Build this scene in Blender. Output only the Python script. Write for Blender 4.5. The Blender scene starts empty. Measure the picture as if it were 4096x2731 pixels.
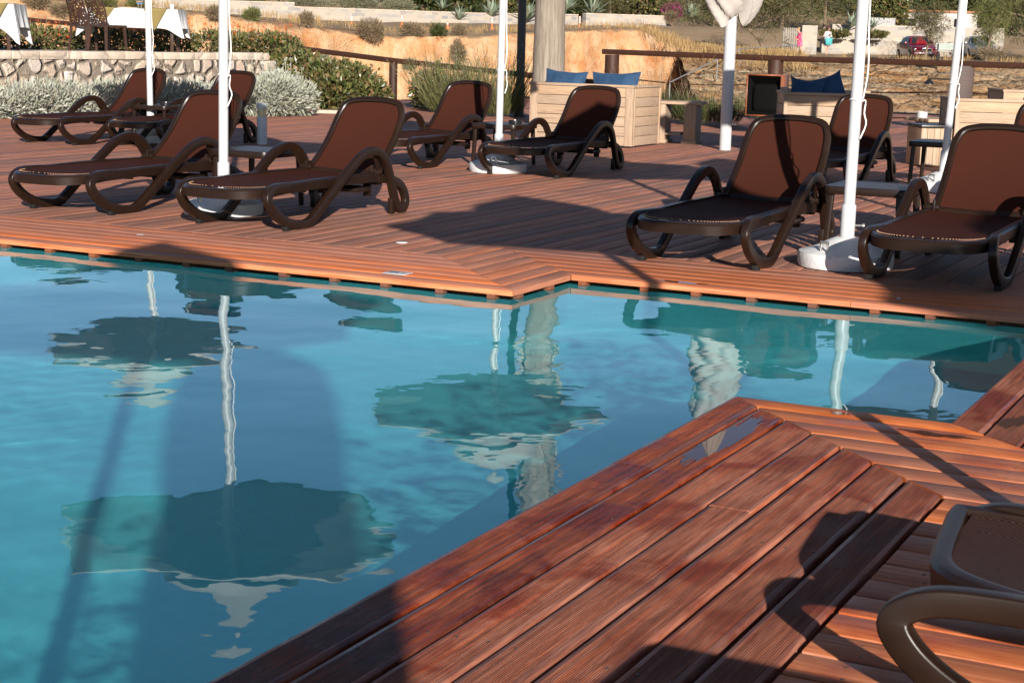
import bpy, bmesh, math, random
import numpy as np
from mathutils import Vector, Matrix
R = math.radians
# ------------------------------------------------------------------ camera, world, sun
sc = bpy.context.scene
col = sc.collection
PSI = R(-26.7)
D1 = np.array([math.cos(PSI), math.sin(PSI)])       # runs along the far pool edge
D2 = np.array([-D1[1], D1[0]])                      # runs along the deck boards
CAM_H = 1.22
cd = bpy.data.cameras.new('camera'); cam = bpy.data.objects.new('camera', cd); col.objects.link(cam)
cd.sensor_width = 36.0; cd.lens = 6560 / 4096 * 36.0; cd.clip_start = 0.05; cd.clip_end = 2000
cd.dof.use_dof = True; cd.dof.focus_distance = 9.5; cd.dof.aperture_fstop = 16
_p, _r = R(10.46), R(1.43)
_f = Vector((0, math.cos(_p), -math.sin(_p))); _u = Vector((0, math.sin(_p), math.cos(_p))); _x = Vector((1, 0, 0))
_x2 = _x * math.cos(_r) + _u * math.sin(_r); _u2 = -_x * math.sin(_r) + _u * math.cos(_r)
cam.matrix_world = Matrix(((_x2.x, _u2.x, -_f.x, 0), (_x2.y, _u2.y, -_f.y, 0), (_x2.z, _u2.z, -_f.z, CAM_H), (0, 0, 0, 1)))
sc.camera = cam

SUN_EL, SUN_AZ = R(17.6), R(9.0)                    # sun behind the camera, a little to its right
wd = bpy.data.worlds.new('World'); sc.world = wd; wd.use_nodes = True
wn = wd.node_tree; bg = wn.nodes['Background']
sky = wn.nodes.new('ShaderNodeTexSky'); sky.sky_type = 'NISHITA'; sky.sun_disc = False
sky.sun_elevation = SUN_EL; sky.sun_rotation = math.pi - SUN_AZ
sky.altitude = 3000; sky.air_density = 1.0; sky.dust_density = 0.3; sky.ozone_density = 1.4
wn.links.new(sky.outputs['Color'], bg.inputs['Color']); bg.inputs['Strength'].default_value = 0.067
sl = bpy.data.lights.new('sun', 'SUN'); sun = bpy.data.objects.new('sun', sl); col.objects.link(sun)
sl.energy = 5.0; sl.angle = R(0.53); sl.color = (1.0, 0.925, 0.835)
_sd = Vector((math.sin(SUN_AZ) * math.cos(SUN_EL), -math.cos(SUN_AZ) * math.cos(SUN_EL), math.sin(SUN_EL)))  # towards the sun
sun.rotation_euler = _sd.to_track_quat('Z', 'Y').to_euler(); sun.location = (3, -12, 9)
sl.cycles.is_caustics_light = True
sc.view_settings.view_transform = 'Standard'; sc.view_settings.look = 'None'
sc.view_settings.exposure = 0.98; sc.view_settings.gamma = 1.0; sc.view_settings.use_curve_mapping = False
sc.cycles.use_denoising = True
sc.cycles.max_bounces = 12; sc.cycles.diffuse_bounces = 6; sc.cycles.glossy_bounces = 5; sc.cycles.transmission_bounces = 8; sc.cycles.volume_bounces = 3
sc.cycles.transparent_max_bounces = 12; sc.cycles.caustics_reflective = True; sc.cycles.caustics_refractive = True
sc.cycles.sample_clamp_indirect = 6.0

# ------------------------------------------------------------------ helpers
def W(u, v, z=0.0):
    p = u * D1 + v * D2
    return Vector((p[0], p[1], z))
def tag(o, label=None, cat=None, group=None, kind=None):
    if label: o['label'] = label
    if cat: o['category'] = cat
    if group: o['group'] = group
    if kind: o['kind'] = kind
    return o
def empty(name, loc=(0, 0, 0), rz=0.0, label=None, cat=None, group=None):
    o = bpy.data.objects.new(name, None); col.objects.link(o); o.location = loc; o.rotation_euler = (0, 0, rz)
    o.empty_display_size = 0.2
    return tag(o, label, cat, group)
def kids(o): return [c for c in bpy.data.objects if c.parent == o]
def copy_tree(o, parent=None):
    c = o.copy(); col.objects.link(c)
    if parent: c.parent = parent
    for ch in kids(o): copy_tree(ch, c)
    return c

class MB:
    def __init__(s): s.v = []; s.f = []; s.m = []; s.cur = 0; s.sm = []; s.smooth = True
    def add(s, vs, fs):
        b = len(s.v); s.v.extend([tuple(map(float, p)) for p in vs])
        for f in fs: s.f.append(tuple(i + b for i in f)); s.m.append(s.cur); s.sm.append(s.smooth)
        return s
    def box(s, lo, hi, M=None):
        x0, y0, z0 = lo; x1, y1, z1 = hi
        vs = [Vector(p) for p in ((x0,y0,z0),(x1,y0,z0),(x1,y1,z0),(x0,y1,z0),(x0,y0,z1),(x1,y0,z1),(x1,y1,z1),(x0,y1,z1))]
        if M: vs = [M @ p for p in vs]
        return s.add(vs, [(3,2,1,0),(4,5,6,7),(0,1,5,4),(1,2,6,5),(2,3,7,6),(3,0,4,7)])
    def rbox(s, lo, hi, r=0.005, M=None, seg=2):
        """box with rounded edges"""
        bm = bmesh.new(); bmesh.ops.create_cube(bm, size=1.0)
        for v in bm.verts:
            v.co = Vector([lo[i] + (v.co[i] + .5) * (hi[i] - lo[i]) for i in range(3)])
        bmesh.ops.bevel(bm, geom=bm.edges[:], offset=r, segments=seg, profile=0.6, affect='EDGES')
        bm.verts.index_update()
        vs = [(M @ v.co if M else v.co.copy()) for v in bm.verts]; fs = [[v.index for v in f.verts] for f in bm.faces]
        bm.free(); return s.add(vs, fs)
    def lathe(s, prof, n=24, c=(0, 0, 0), cap=True, M=None, a0=0.0):
        vs = []; fs = []
        for (r, z) in prof:
            for k in range(n):
                a = a0 + 2 * math.pi * k / n; p = Vector((c[0] + r * math.cos(a), c[1] + r * math.sin(a), c[2] + z)); vs.append(M @ p if M else p)
        for i in range(len(prof) - 1):
            for k in range(n):
                a, b = i * n + k, i * n + (k + 1) % n; fs.append((a, b, b + n, a + n))
        if cap: fs.append(tuple(range(n - 1, -1, -1))); fs.append(tuple(range((len(prof) - 1) * n, len(prof) * n)))
        return s.add(vs, fs)
    def sweep(s, pts, sec, up=(0, 0, 1), closed=False, cap=True, scale=None):
        """sec: list of (a,b) section points; a along side vector, b along 'normal' """
        pts = [Vector(p) for p in pts]; n = len(pts); k = len(sec); up = Vector(up); vs = []; fs = []
        prev = None
        for i, p in enumerate(pts):
            if closed: t = pts[(i + 1) % n] - pts[i - 1]
            else: t = pts[min(i + 1, n - 1)] - pts[max(i - 1, 0)]
            t.normalize()
            side = up - t * up.dot(t)
            if side.length < 1e-4: side = prev.copy() if prev else Vector((1, 0, 0)) - t * t.x
            side.normalize(); prev = side; nn = t.cross(side)
            q = scale[i] if scale else 1.0
            for (a, b) in sec: vs.append(p + side * (a * q) + nn * (b * q))
        m = n if closed else n - 1
        for i in range(m):
            j = (i + 1) % n
            for c in range(k):
                d = (c + 1) % k; fs.append((i * k + c, i * k + d, j * k + d, j * k + c))
        if cap and not closed: fs.append(tuple(range(k - 1, -1, -1))); fs.append(tuple(range((n - 1) * k, n * k)))
        return s.add(vs, fs)
    def tube(s, pts, r, n=8, closed=False, scale=None):
        return s.sweep(pts, [(r * math.cos(2 * math.pi * i / n), r * math.sin(2 * math.pi * i / n)) for i in range(n)], up=(0.13, 0.31, 0.94) if n > 0 else None, closed=closed, scale=scale)
    def grid(s, P, nx, ny, closed_x=False):
        fs = []
        for j in range(ny - 1):
            for i in range(nx if closed_x else nx - 1):
                i2 = (i + 1) % nx; fs.append((j * nx + i, j * nx + i2, (j + 1) * nx + i2, (j + 1) * nx + i))
        return s.add(P, fs)
    def build(s, name, mats, parent=None, sharp=35.0):
        me = bpy.data.meshes.new(name); me.from_pydata(s.v, [], s.f)
        mats = mats if isinstance(mats, (list, tuple)) else [mats]
        for m in mats: me.materials.append(m)
        if s.f:
            me.polygons.foreach_set('material_index', s.m); me.polygons.foreach_set('use_smooth', s.sm)
        me.update()
        if sharp: me.set_sharp_from_angle(angle=R(sharp))
        o = bpy.data.objects.new(name, me); col.objects.link(o)
        if parent: o.parent = parent
        return o
def rrect(a, b, r, n=3):
    out = []
    for cx, cy, a0 in ((a - r, b - r, 0), (-a + r, b - r, 90), (-a + r, -b + r, 180), (a - r, -b + r, 270)):
        for i in range(n + 1):
            t = R(a0 + 90 * i / n); out.append((cx + r * math.cos(t), cy + r * math.sin(t)))
    return out
def spline(pts, sub=6, closed=False):
    P = [np.array(p, float) for p in pts]; n = len(P); out = []
    rng = range(n if closed else n - 1)
    for i in rng:
        g = lambda k: P[k % n] if closed else P[min(max(k, 0), n - 1)]
        p0, p1, p2, p3 = g(i - 1), g(i), g(i + 1), g(i + 2)
        for j in range(sub):
            t = j / sub
            out.append(.5 * ((2 * p1) + (-p0 + p2) * t + (2 * p0 - 5 * p1 + 4 * p2 - p3) * t * t + (-p0 + 3 * p1 - 3 * p2 + p3) * t ** 3))
    if not closed: out.append(P[-1])
    return [tuple(p) for p in out]
def raw_mesh(name, V, F, mat, parent=None, smooth=False, matidx=None):
    """V (n,3) array, F (m,k) array"""
    V = np.asarray(V, np.float32); F = np.asarray(F, np.int32); k = F.shape[1]
    me = bpy.data.meshes.new(name); me.vertices.add(len(V)); me.vertices.foreach_set('co', V.ravel())
    me.loops.add(F.size); me.loops.foreach_set('vertex_index', F.ravel())
    me.polygons.add(len(F)); me.polygons.foreach_set('loop_start', np.arange(0, F.size, k, dtype=np.int32))
    try: me.polygons.foreach_set('loop_total', np.full(len(F), k, np.int32))
    except Exception: pass
    for m in (mat if isinstance(mat, (list, tuple)) else [mat]): me.materials.append(m)
    if matidx is not None: me.polygons.foreach_set('material_index', np.asarray(matidx, np.int32))
    me.polygons.foreach_set('use_smooth', np.full(len(F), bool(smooth)))
    me.update(calc_edges=True); me.validate()
    o = bpy.data.objects.new(name, me); col.objects.link(o)
    if parent: o.parent = parent
    return o
def sines(seed, n, lmin, lmax):
    """sum-of-sines noise field, amplitude about 1"""
    rg = np.random.default_rng(seed); lam = np.exp(rg.uniform(math.log(lmin), math.log(lmax), n)); th = rg.uniform(0, 2 * math.pi, n); ph = rg.uniform(0, 2 * math.pi, n)
    def f(x, y):
        x = np.asarray(x, float); y = np.asarray(y, float); o = np.zeros(np.broadcast(x, y).shape)
        for l, t, p in zip(lam, th, ph): o = o + (l / lmax) * np.sin((x * math.cos(t) + y * math.sin(t)) * 2 * math.pi / l + p)
        return o / math.sqrt(n)
    return f

# ------------------------------------------------------------------ materials
class NT:
    def __init__(s, name):
        s.m = bpy.data.materials.new(name); s.m.use_nodes = True; s.t = s.m.node_tree; s.n = s.t.nodes; s.b = s.n['Principled BSDF']; s.out = s.n['Material Output']
    def N(s, typ, **kw):
        x = s.n.new(typ)
        for k, v in kw.items():
            if k.startswith('i_'): x.inputs[k[2:].replace('_', ' ')].default_value = v
            else: setattr(x, k, v)
        return x
    def L(s, a, b): s.t.links.new(a, b)
    def coord(s, kind='Object', scale=(1, 1, 1), rot=(0, 0, 0)):
        c = s.N('ShaderNodeTexCoord'); mp = s.N('ShaderNodeMapping'); mp.inputs['Scale'].default_value = scale; mp.inputs['Rotation'].default_value = rot
        s.L(c.outputs[kind], mp.inputs['Vector']); return mp.outputs['Vector']
    def noise(s, vec, scale, detail=4, rough=.55, dist=0.0):
        x = s.N('ShaderNodeTexNoise'); x.inputs['Scale'].default_value = scale; x.inputs['Detail'].default_value = detail; x.inputs['Roughness'].default_value = rough; x.inputs['Distortion'].default_value = dist
        if vec is not None: s.L(vec, x.inputs['Vector'])
        return x.outputs['Fac']
    def ramp(s, fac, stops):
        r = s.N('ShaderNodeValToRGB'); e = r.color_ramp.elements
        while len(e) < len(stops): e.new(.5)
        for i, (p, c) in enumerate(stops): e[i].position = p; e[i].color = (*c, 1) if len(c) == 3 else c
        s.L(fac, r.inputs['Fac']); return r.outputs['Color']
    def mix(s, fac, a, b, mode='MIX'):
        x = s.N('ShaderNodeMix', data_type='RGBA', blend_type=mode)
        for v, i in ((fac, 0), (a, 6), (b, 7)):
            if isinstance(v, (int, float)): x.inputs[i].default_value = v
            elif isinstance(v, tuple): x.inputs[i].default_value = (*v, 1) if len(v) == 3 else v
            else: s.L(v, x.inputs[i])
        return x.outputs[2]
    def math(s, op, a, b=None):
        x = s.N('ShaderNodeMath', operation=op)
        for i, v in enumerate((a, b)):
            if v is None: continue
            if isinstance(v, (int, float)): x.inputs[i].default_value = v
            else: s.L(v, x.inputs[i])
        return x.outputs[0]
    def bump(s, h, strength=.3, dist=.01):
        x = s.N('ShaderNodeBump'); x.inputs['Strength'].default_value = strength; x.inputs['Distance'].default_value = dist
        s.L(h, x.inputs['Height']); s.L(x.outputs['Normal'], s.b.inputs['Normal']); return x
    def base(s, c, rough=.5, spec=.5, metal=0.0):
        if isinstance(c, tuple): s.b.inputs['Base Color'].default_value = (*c, 1)
        else: s.L(c, s.b.inputs['Base Color'])
        if isinstance(rough, (int, float)): s.b.inputs['Roughness'].default_value = rough
        else: s.L(rough, s.b.inputs['Roughness'])
        s.b.inputs['Specular IOR Level'].default_value = spec; s.b.inputs['Metallic'].default_value = metal
        return s.m
def wood(name, cols, axis='y', grain=1.0, rough=.6, spec=.35, per_board=.35, wet=None, bump=.25, nails=False):
    """cols: dark, mid, light; axis = grain direction"""
    t = NT(name); k = {'x': (1.2, 26, 26), 'y': (26, 1.2, 26), 'z': (26, 26, 1.2)}[axis]
    v = t.coord('Object', tuple(a * grain for a in k))
    g = t.noise(v, 3.2, 5, .62, .6); g2 = t.noise(v, 13.0, 3, .6)
    gg = t.math('ADD', t.math('MULTIPLY', g, .7), t.math('MULTIPLY', g2, .3))
    c = t.ramp(gg, [(.30, cols[0]), (.5, cols[1]), (.72, cols[2])])
    big = t.noise(t.coord('Object', (1, 1, 1)), 1.9, 3, .6)
    c = t.mix(t.math('MULTIPLY', t.math('SUBTRACT', big, .38), 1.3), c, t.mix(.55, c, cols[0]))
    geo = t.N('ShaderNodeNewGeometry')
    hsv = t.N('ShaderNodeHueSaturation'); t.L(c, hsv.inputs['Color'])
    t.L(t.math('ADD', t.math('MULTIPLY', geo.outputs['Random Per Island'], per_board * 1.3), 1 - per_board * .65), hsv.inputs['Value'])
    t.L(t.math('ADD', t.math('MULTIPLY', geo.outputs['Random Per Island'], .22), .89), hsv.inputs['Saturation'])
    c = hsv.outputs['Color']; rg = rough
    if wet:
        wn_ = t.noise(t.coord('Object', (1.0, 1.0, 1.0)), 3.4, 4, .62, .5)
        wf = t.ramp(wn_, [(.46, (0, 0, 0)), (.62, (1, 1, 1))])
        c = t.mix(wf, c, t.mix(1.0, c, wet, 'MULTIPLY'))
        rg = t.math('SUBTRACT', rough, t.math('MULTIPLY', wf, .28))
    t.base(c, rg, spec); t.bump(gg, bump, .004)
    return t.m
def plain(name, c, rough=.5, spec=.5, metal=0.0, var=.12, scale=8.0, bump=0.0, bscale=60):
    t = NT(name); n = t.noise(t.coord('Object'), scale, 4, .6)
    d = tuple(max(0, x * (1 - var)) for x in c); l = tuple(min(1, x * (1 + var)) for x in c)
    t.base(t.ramp(n, [(.3, d), (.7, l)]), rough, spec, metal)
    if bump: t.bump(t.noise(t.coord('Object'), bscale, 4, .6), bump, .003)
    return t.m
def leaf(name, cols, rough=.55, trans=.25, spec=.3):
    t = NT(name); geo = t.N('ShaderNodeNewGeometry')
    c = t.ramp(geo.outputs['Random Per Island'], [(i / (len(cols) - 1), x) for i, x in enumerate(cols)])
    t.base(c, rough, spec)
    tr = t.N('ShaderNodeBsdfTranslucent'); t.L(c, tr.inputs['Color']); mx = t.N('ShaderNodeMixShader'); mx.inputs[0].default_value = trans
    t.L(t.b.outputs[0], mx.inputs[1]); t.L(tr.outputs[0], mx.inputs[2]); t.L(mx.outputs[0], t.out.inputs[0])
    return t.m
M = {}
M['deck_y'] = wood('deck wood far boards', ((.16, .064, .041), (.315, .142, .095), (.44, .215, .152)), 'y', .55, .68, .14, .45, bump=.3)
M['deck_x'] = wood('deck wood edge boards', ((.22, .066, .030), (.49, .168, .085), (.64, .28, .155)), 'x', .55, .64, .15, .35, bump=.3)
M['deck_k'] = wood('deck wood step boards', ((.20, .066, .034), (.42, .155, .080), (.54, .235, .135)), 'y', .55, .65, .14, .35, bump=.3)
M['deck_groove'] = wood('wet grooved deck wood', ((.095, .032, .020), (.275, .096, .058), (.47, .20, .13)), 'y', .9, .62, .16, .4, wet=(.66, .36, .26), bump=.35)
M['deck_wet'] = wood('wet red deck wood by the water', ((.050, .014, .008), (.19, .050, .025), (.38, .115, .058)), 'y', .9, .45, .25, .4, wet=(.55, .30, .22), bump=.35)
M['deck_near_x'] = wood('orange deck wood', ((.20, .058, .025), (.45, .150, .068), (.60, .25, .13)), 'x', .8, .62, .16, .35, wet=(.75, .55, .45), bump=.35)
M['joist'] = wood('joist wood', ((.10, .036, .020), (.16, .060, .034), (.22, .09, .055)), 'y', 1, .7, .2)
M['under'] = plain('near black shade under the deck', (.008, .006, .005), .95, .1)
# ------------------------------------------------------------------ deck (structure), all in deck coordinates u (x), v (y)
P_ = 0.135
UN, VC, UR, VA, VB, UK = -1.840, 5.418, -1.085, 7.125, 7.805, -3.585
rng = random.Random(5)
def board(mb, axis, c0, w, e0, e1, top=0.0, th=0.028, groove=0, r=.006, sides=None):
    """one plank. axis 'y': lateral coordinate is u from c0 to c0+w, ends are functions e0(lat), e1(lat) of v; axis 'x' likewise swapped"""
    if groove:
        prof = [(0, -th), (0, -r), (r * .3, -r * .3), (r, 0)]
        n = groove; a = r * 1.6; step = (w - 2 * a) / n
        for i in range(n):
            x = a + i * step; prof += [(x, 0), (x + step * .36, 0), (x + step * .46, -.0055), (x + step * .84, -.0055)]
        prof += [(w - a, 0), (w - r, 0), (w - r * .3, -r * .3), (w, -r), (w, -th)]
    else:
        prof = [(0, -th), (0, -r), (r * .3, -r * .3), (r, 0), (w - r, 0), (w - r * .3, -r * .3), (w, -r), (w, -th)]
    k = len(prof); vs = []
    for e in (e0, e1):
        for (x, z) in prof:
            lat = c0 + x; lon = e(lat)
            vs.append((lat, lon, top + z) if axis == 'y' else (lon, lat, top + z))
    fs = []
    for i in range(k):
        j = (i + 1) % k; q = (i, j, j + k, i + k); fs.append(q if axis == 'x' else q[::-1])
    a, b = tuple(range(k)), tuple(range(2 * k - 1, k - 1, -1))
    fs += [a[::-1], b[::-1]] if axis == 'x' else [a, b]
    mb.smooth = False; mb.add(vs, fs)
C = lambda v: (lambda lat: v)
far = MB(); gap = .007
def split(a, b, lo=2.2, hi=4.2):
    out = []; x = a - rng.uniform(0, 2.5)
    cuts = []
    while True:
        x += rng.uniform(lo, hi)
        if x > b - .3: break
        if x > a + .3: cuts.append(x)
    e = [a] + cuts + [b]
    return [(e[i] + (.0015 if i else 0), e[i + 1] - (.0015 if i < len(e) - 2 else 0)) for i in range(len(e) - 1)]
WB = 7 * P_                                   # border width, seven boards
# main field, boards run along v
u = UK - WB; VMAX = 31.0
us = []
x = UK - WB - P_
while x > -16.5: us.append(x); x -= P_
x = UK - WB
while x < 9.0: us.append(x); x += P_
far.cur = 0
for x in us:
    v0 = (VA + WB if x < UK - WB - .01 else VB + WB) + .004
    if x > UR + 1.2: v0 = VB + WB + .004
    dz = rng.uniform(-.0015, .0015)
    for a, b in split(v0, VMAX): board(far, 'y', x, P_ - gap, C(a), C(b), dz, r=.005)
# border along the left far edge and the right far edge (boards along u), mitred to the step
far.cur = 1
for i in range(7):
    v0 = VA + i * P_
    segs = split(-17, UK - 2.0, 2.5, 4.5)
    segs[-1] = (segs[-1][0], None)
    for a, b in segs:
        e1 = (lambda lat: UK - (lat - VA) - .002) if b is None else C(b)
        board(far, 'x', v0, P_ - gap * .8, C(a), e1, rng.uniform(-.001, .001), r=.0035 if i else .012)
    v0 = VB + i * P_
    segs = split(UK + .5, 9.0, 2.5, 4.5); segs[0] = (None, segs[0][1])
    for a, b in segs:
        e0 = (lambda lat: UK - (lat - VB) + .002) if a is None else C(a)
        board(far, 'x', v0, P_ - gap * .6, e0, C(b), rng.uniform(-.001, .001), r=.0035 if i else .012)
far.cur = 2
for i in range(7):
    u0 = UK - (i + 1) * P_
    board(far, 'y', u0 + gap * .4, P_ - gap, (lambda lat: VA + (UK - lat) + .003), (lambda lat: VB + (UK - lat) - .003), rng.uniform(-.001, .001), r=.006 if i else .012)
deck_far = far.build('pool_deck', [M['deck_y'], M['deck_x'], M['deck_k']], sharp=25)
deck_far.rotation_euler = (0, 0, PSI); tag(deck_far, kind='structure')
# near island: grooved boards along v, orange boards along u
near = MB()
near.cur = 0
for i in range(7):
    near.cur = 2 if i < 2 else 0
    u0 = UN + i * P_; g2 = (.010, .012, .010, .014, .012, .018, .014)[i]
    segs = split(-7.0, VC - 2, 2.0, 3.6)
    segs[-1] = (segs[-1][0], None)
    if i == 0: segs = [(-7, -2.0), (-1.997, 1.1), (1.103, 4.32), (4.323, None)]
    if i == 1: segs = [(-7, -1.2), (-1.197, 3.74), (3.743, None)]
    if i == 2: segs = [(-7, .2), (.203, 4.42), (4.423, None)]
    if i == 3: segs = [(-7, -.6), (-.597, 4.05), (4.053, None)]
    for a, b in segs:
        e1 = (lambda lat: VC - (lat - UN) - .003) if b is None else C(b)
        board(near, 'y', u0, P_ - g2, C(a), e1, rng.uniform(-.002, .002), groove=16, r=.010 if i else .012)
near.cur = 0
# strip on the right of the inlet (boards along v, grooved)
for i in range(7):
    u0 = UR + i * P_
    board(near, 'y', u0, P_ - .010, (lambda lat: VC - (lat - UR) * .86 + .004), C(VB - .004 if i else VB - .05), rng.uniform(-.002, .002), groove=16, r=.007 if i else .012)
near.cur = 1
for i in range(7):
    v0 = VC - (i + 1) * P_
    e0 = lambda lat: UN + (VC - lat) + .003
    e1 = (lambda lat: UR + (VC - lat) / .86 - .004)
    board(near, 'x', v0 + .008, P_ - .005, e0, e1, rng.uniform(-.001, .001), r=.0035 if i else .012)
# interior boards along u
v0 = VC - 7 * P_
j = 0
while v0 > -6.5:
    v0 -= P_
    for a, b in split(UN + 7 * P_ + .004, 9.0, 1.8, 3.6): board(near, 'x', v0 + .008, P_ - .007, C(a), C(b), rng.uniform(-.002, .002), r=.005)
v0 = VC - 7 * P_
while v0 < VB - .2:
    for a, b in split(UR + 7 * P_ + .006, 9.0, 1.8, 3.6): board(near, 'x', v0 + .008, P_ - .007, C(a), C(b), rng.uniform(-.002, .002), r=.005)
    v0 += P_
deck_near = near.build('deck_island', [M['deck_groove'], M['deck_near_x'], M['deck_wet']], sharp=25)
deck_near.rotation_euler = (0, 0, PSI); tag(deck_near, kind='structure')
# screw heads on the island (part of the setting, one mesh)
M['steel'] = plain('dull steel screws', (.10, .075, .06), .5, .4, .6)
scr = MB()
for i in range(7):
    for v in np.arange(-1, 4.6, .96):
        for du in ((.03,), (.1,), (.03, .1))[i % 3]: scr.lathe([(.0042, 0), (.0042, .0012), (.002, .0014)], 8, (UN + i * P_ + du, v + rng.uniform(-.01, .01), -.0012))
for vv in np.arange(1.2, VC - .1, P_):
    for uu in np.arange(-.78, 2.5, .42):
        for dv in (.035, .1): scr.lathe([(.0042, 0), (.0042, .0012), (.002, .0014)], 8, (uu + rng.uniform(-.01, .01), VC - 7 * P_ - (math.floor((VC - 7 * P_ - vv) / P_) + 1) * P_ + dv, -.0006))
o = scr.build('deck_screws', M['steel']); o.rotation_euler = (0, 0, PSI); tag(o, kind='structure')
# joists showing under the deck lip
jm = MB(); jm.smooth = False
def joist_row(axis, fixed, a, b, sgn, step=.31):
    x = a
    while x < b:
        w = .045
        if axis == 'u': jm.box((x, min(fixed, fixed + sgn * .9), -.075), (x + w, max(fixed, fixed + sgn * .9), -.0285))
        else: jm.box((min(fixed, fixed + sgn * .9), x, -.075), (max(fixed, fixed + sgn * .9), x + w, -.0285))
        x += step + rng.uniform(-.05, .05)
joist_row('u', VA + .004, -16, UK - .05, 1); joist_row('u', VB + .004, UK + .04, UR + .8, 1); joist_row('v', UK - .004, VA + .08, VB - .1, -1, .4)
joist_row('u', VC - .02, UN + .1, UR, -1); joist_row('v', UN + .02, -6, VC - .1, 1)
o = jm.build('deck_joists', M['joist'], sharp=None); o.rotation_euler = (0, 0, PSI); tag(o, kind='structure')

# ------------------------------------------------------------------ pool shell and water
ZW, ZF = -.049, -1.25
def tile(name, base, line, s=40.0):
    t = NT(name); c = t.N('ShaderNodeTexCoord'); br = t.N('ShaderNodeTexBrick'); br.offset = 0.0; br.squash = 1.0
    mp = t.N('ShaderNodeMapping'); t.L(c.outputs['UV'], mp.inputs['Vector']); t.L(mp.outputs['Vector'], br.inputs['Vector'])
    br.inputs['Scale'].default_value = 1.0; br.inputs['Brick Width'].default_value = .05; br.inputs['Row Height'].default_value = .05; br.inputs['Mortar Size'].default_value = .0022; br.inputs['Mortar Smooth'].default_value = .3
    b2 = tuple(x * .93 for x in base)
    br.inputs['Color1'].default_value = (*base, 1); br.inputs['Color2'].default_value = (*b2, 1); br.inputs['Mortar'].default_value = (*line, 1)
    n = t.noise(t.coord('Object'), .8, 3, .6)
    t.base(t.mix(t.math('MULTIPLY', n, .25), br.outputs['Color'], tuple(x * .8 for x in base)), .4, .4); return t.m
M['tile'] = tile('pale blue pool mosaic', (.10, .52, .56), (.12, .51, .53))
pool_pts = [(-17, VA), (UK, VA), (UK, VB), (UR, VB), (UR, VC), (UN, VC), (UN, -7), (-17, -7)]
# recess the shell a little behind the deck lip
ins = .03
pool_in = [(-17 - ins, VA + ins), (UK - ins, VA + ins), (UK - ins, VB + ins), (UR + ins, VB + ins), (UR + ins, VC - ins), (UN + ins, VC - ins), (UN + ins, -7 - ins), (-17 - ins, -7 - ins)]
bm = bmesh.new(); uvl = bm.loops.layers.uv.new('UVMap')
vs = [bm.verts.new((a, b, ZF)) for a, b in pool_in]; vt = [bm.verts.new((a, b, -.062)) for a, b in pool_in]
fl = [bm.verts.new((a, b, ZF)) for a, b in ((-17 - ins, VA + ins), (UK - ins, VA + ins), (UK - ins, VB + ins), (4, VB + ins), (4, -7), (-17 - ins, -7))]
f = bm.faces.new(fl); f.normal_update()
if f.normal.z < 0: f.normal_flip()
for l in f.loops: l[uvl].uv = (l.vert.co.x, l.vert.co.y)
n = len(vs)
for i in (0, 1, 2):                                   # the walls this side of the pool face away under the deck
    j = (i + 1) % n; q = bm.faces.new((vs[i], vs[j], vt[j], vt[i])); d = (vs[j].co - vs[i].co).length
    for l, (a, b) in zip(q.loops, ((0, ZF), (d, ZF), (d, -.062), (0, -.062))): l[uvl].uv = (a, b)
me = bpy.data.meshes.new('pool_shell'); bm.to_mesh(me); bm.free(); me.materials.append(M['tile'])
pool = bpy.data.objects.new('pool_shell', me); col.objects.link(pool); pool.rotation_euler = (0, 0, PSI); tag(pool, kind='structure')
pool.cycles.is_caustics_receiver = True
# near-black sheet just under the boards, painted as the shade there, outside the pool
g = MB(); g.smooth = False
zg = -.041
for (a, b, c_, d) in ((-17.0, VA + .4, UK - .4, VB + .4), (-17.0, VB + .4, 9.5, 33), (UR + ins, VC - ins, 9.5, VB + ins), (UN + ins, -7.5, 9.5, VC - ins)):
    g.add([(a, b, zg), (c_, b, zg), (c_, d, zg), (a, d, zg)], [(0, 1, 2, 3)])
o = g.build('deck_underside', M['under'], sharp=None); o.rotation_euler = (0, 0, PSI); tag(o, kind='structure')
# water surface: real waves
w1 = sines(3, 18, .50, 1.5); w2 = sines(8, 18, .14, .42); w3 = sines(12, 22, .055, .15); w4 = sines(21, 8, 1.5, 4)
def wave(u, v):
    near_ = np.clip((5.6 - v) / 3.2, 0, 1) * np.clip((-3.2 - u) / 1.5, 0, 1)       # livelier ripples close to the camera
    patch = np.clip(w4(u + 9, v * 1.3) * .7 + .5, .15, 1.2)
    return w1(u, v) * .0023 + w2(u, v) * .00030 * (.55 + .45 * patch + .5 * near_) + w3(u, v) * (.00008 * patch + .00034 * near_)
def water_patch(u0, u1, v0, v1, st):
    nu = max(2, int(round((u1 - u0) / st)) + 1); nv = max(2, int(round((v1 - v0) / st)) + 1)
    U, V = np.meshgrid(np.linspace(u0, u1, nu), np.linspace(v0, v1, nv)); Z = ZW + wave(U, V)
    idx = np.arange(nu * nv).reshape(nv, nu)
    F = np.stack([idx[:-1, :-1], idx[:-1, 1:], idx[1:, 1:], idx[1:, :-1]], -1).reshape(-1, 4)
    return np.stack([U, V, Z], -1).reshape(-1, 3), F
t = NT('pool water')
gl = t.N('ShaderNodeBsdfGlass'); gl.inputs['IOR'].default_value = 1.37; gl.inputs['Roughness'].default_value = 0.0; gl.inputs['Color'].default_value = (.86, .985, 1, 1)
v_ = t.coord('Object', (1.0, 1.0, 1.0)); rp = t.noise(v_, 5.5, 2, .45, .3); rq = t.noise(v_, 1.1, 2, .5)
bp = t.N('ShaderNodeBump'); bp.inputs['Strength'].default_value = .055; bp.inputs['Distance'].default_value = .02; t.L(t.math('MULTIPLY', rp, t.math('ADD', rq, .2)), bp.inputs['Height']); t.L(bp.outputs['Normal'], gl.inputs['Normal'])
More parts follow.
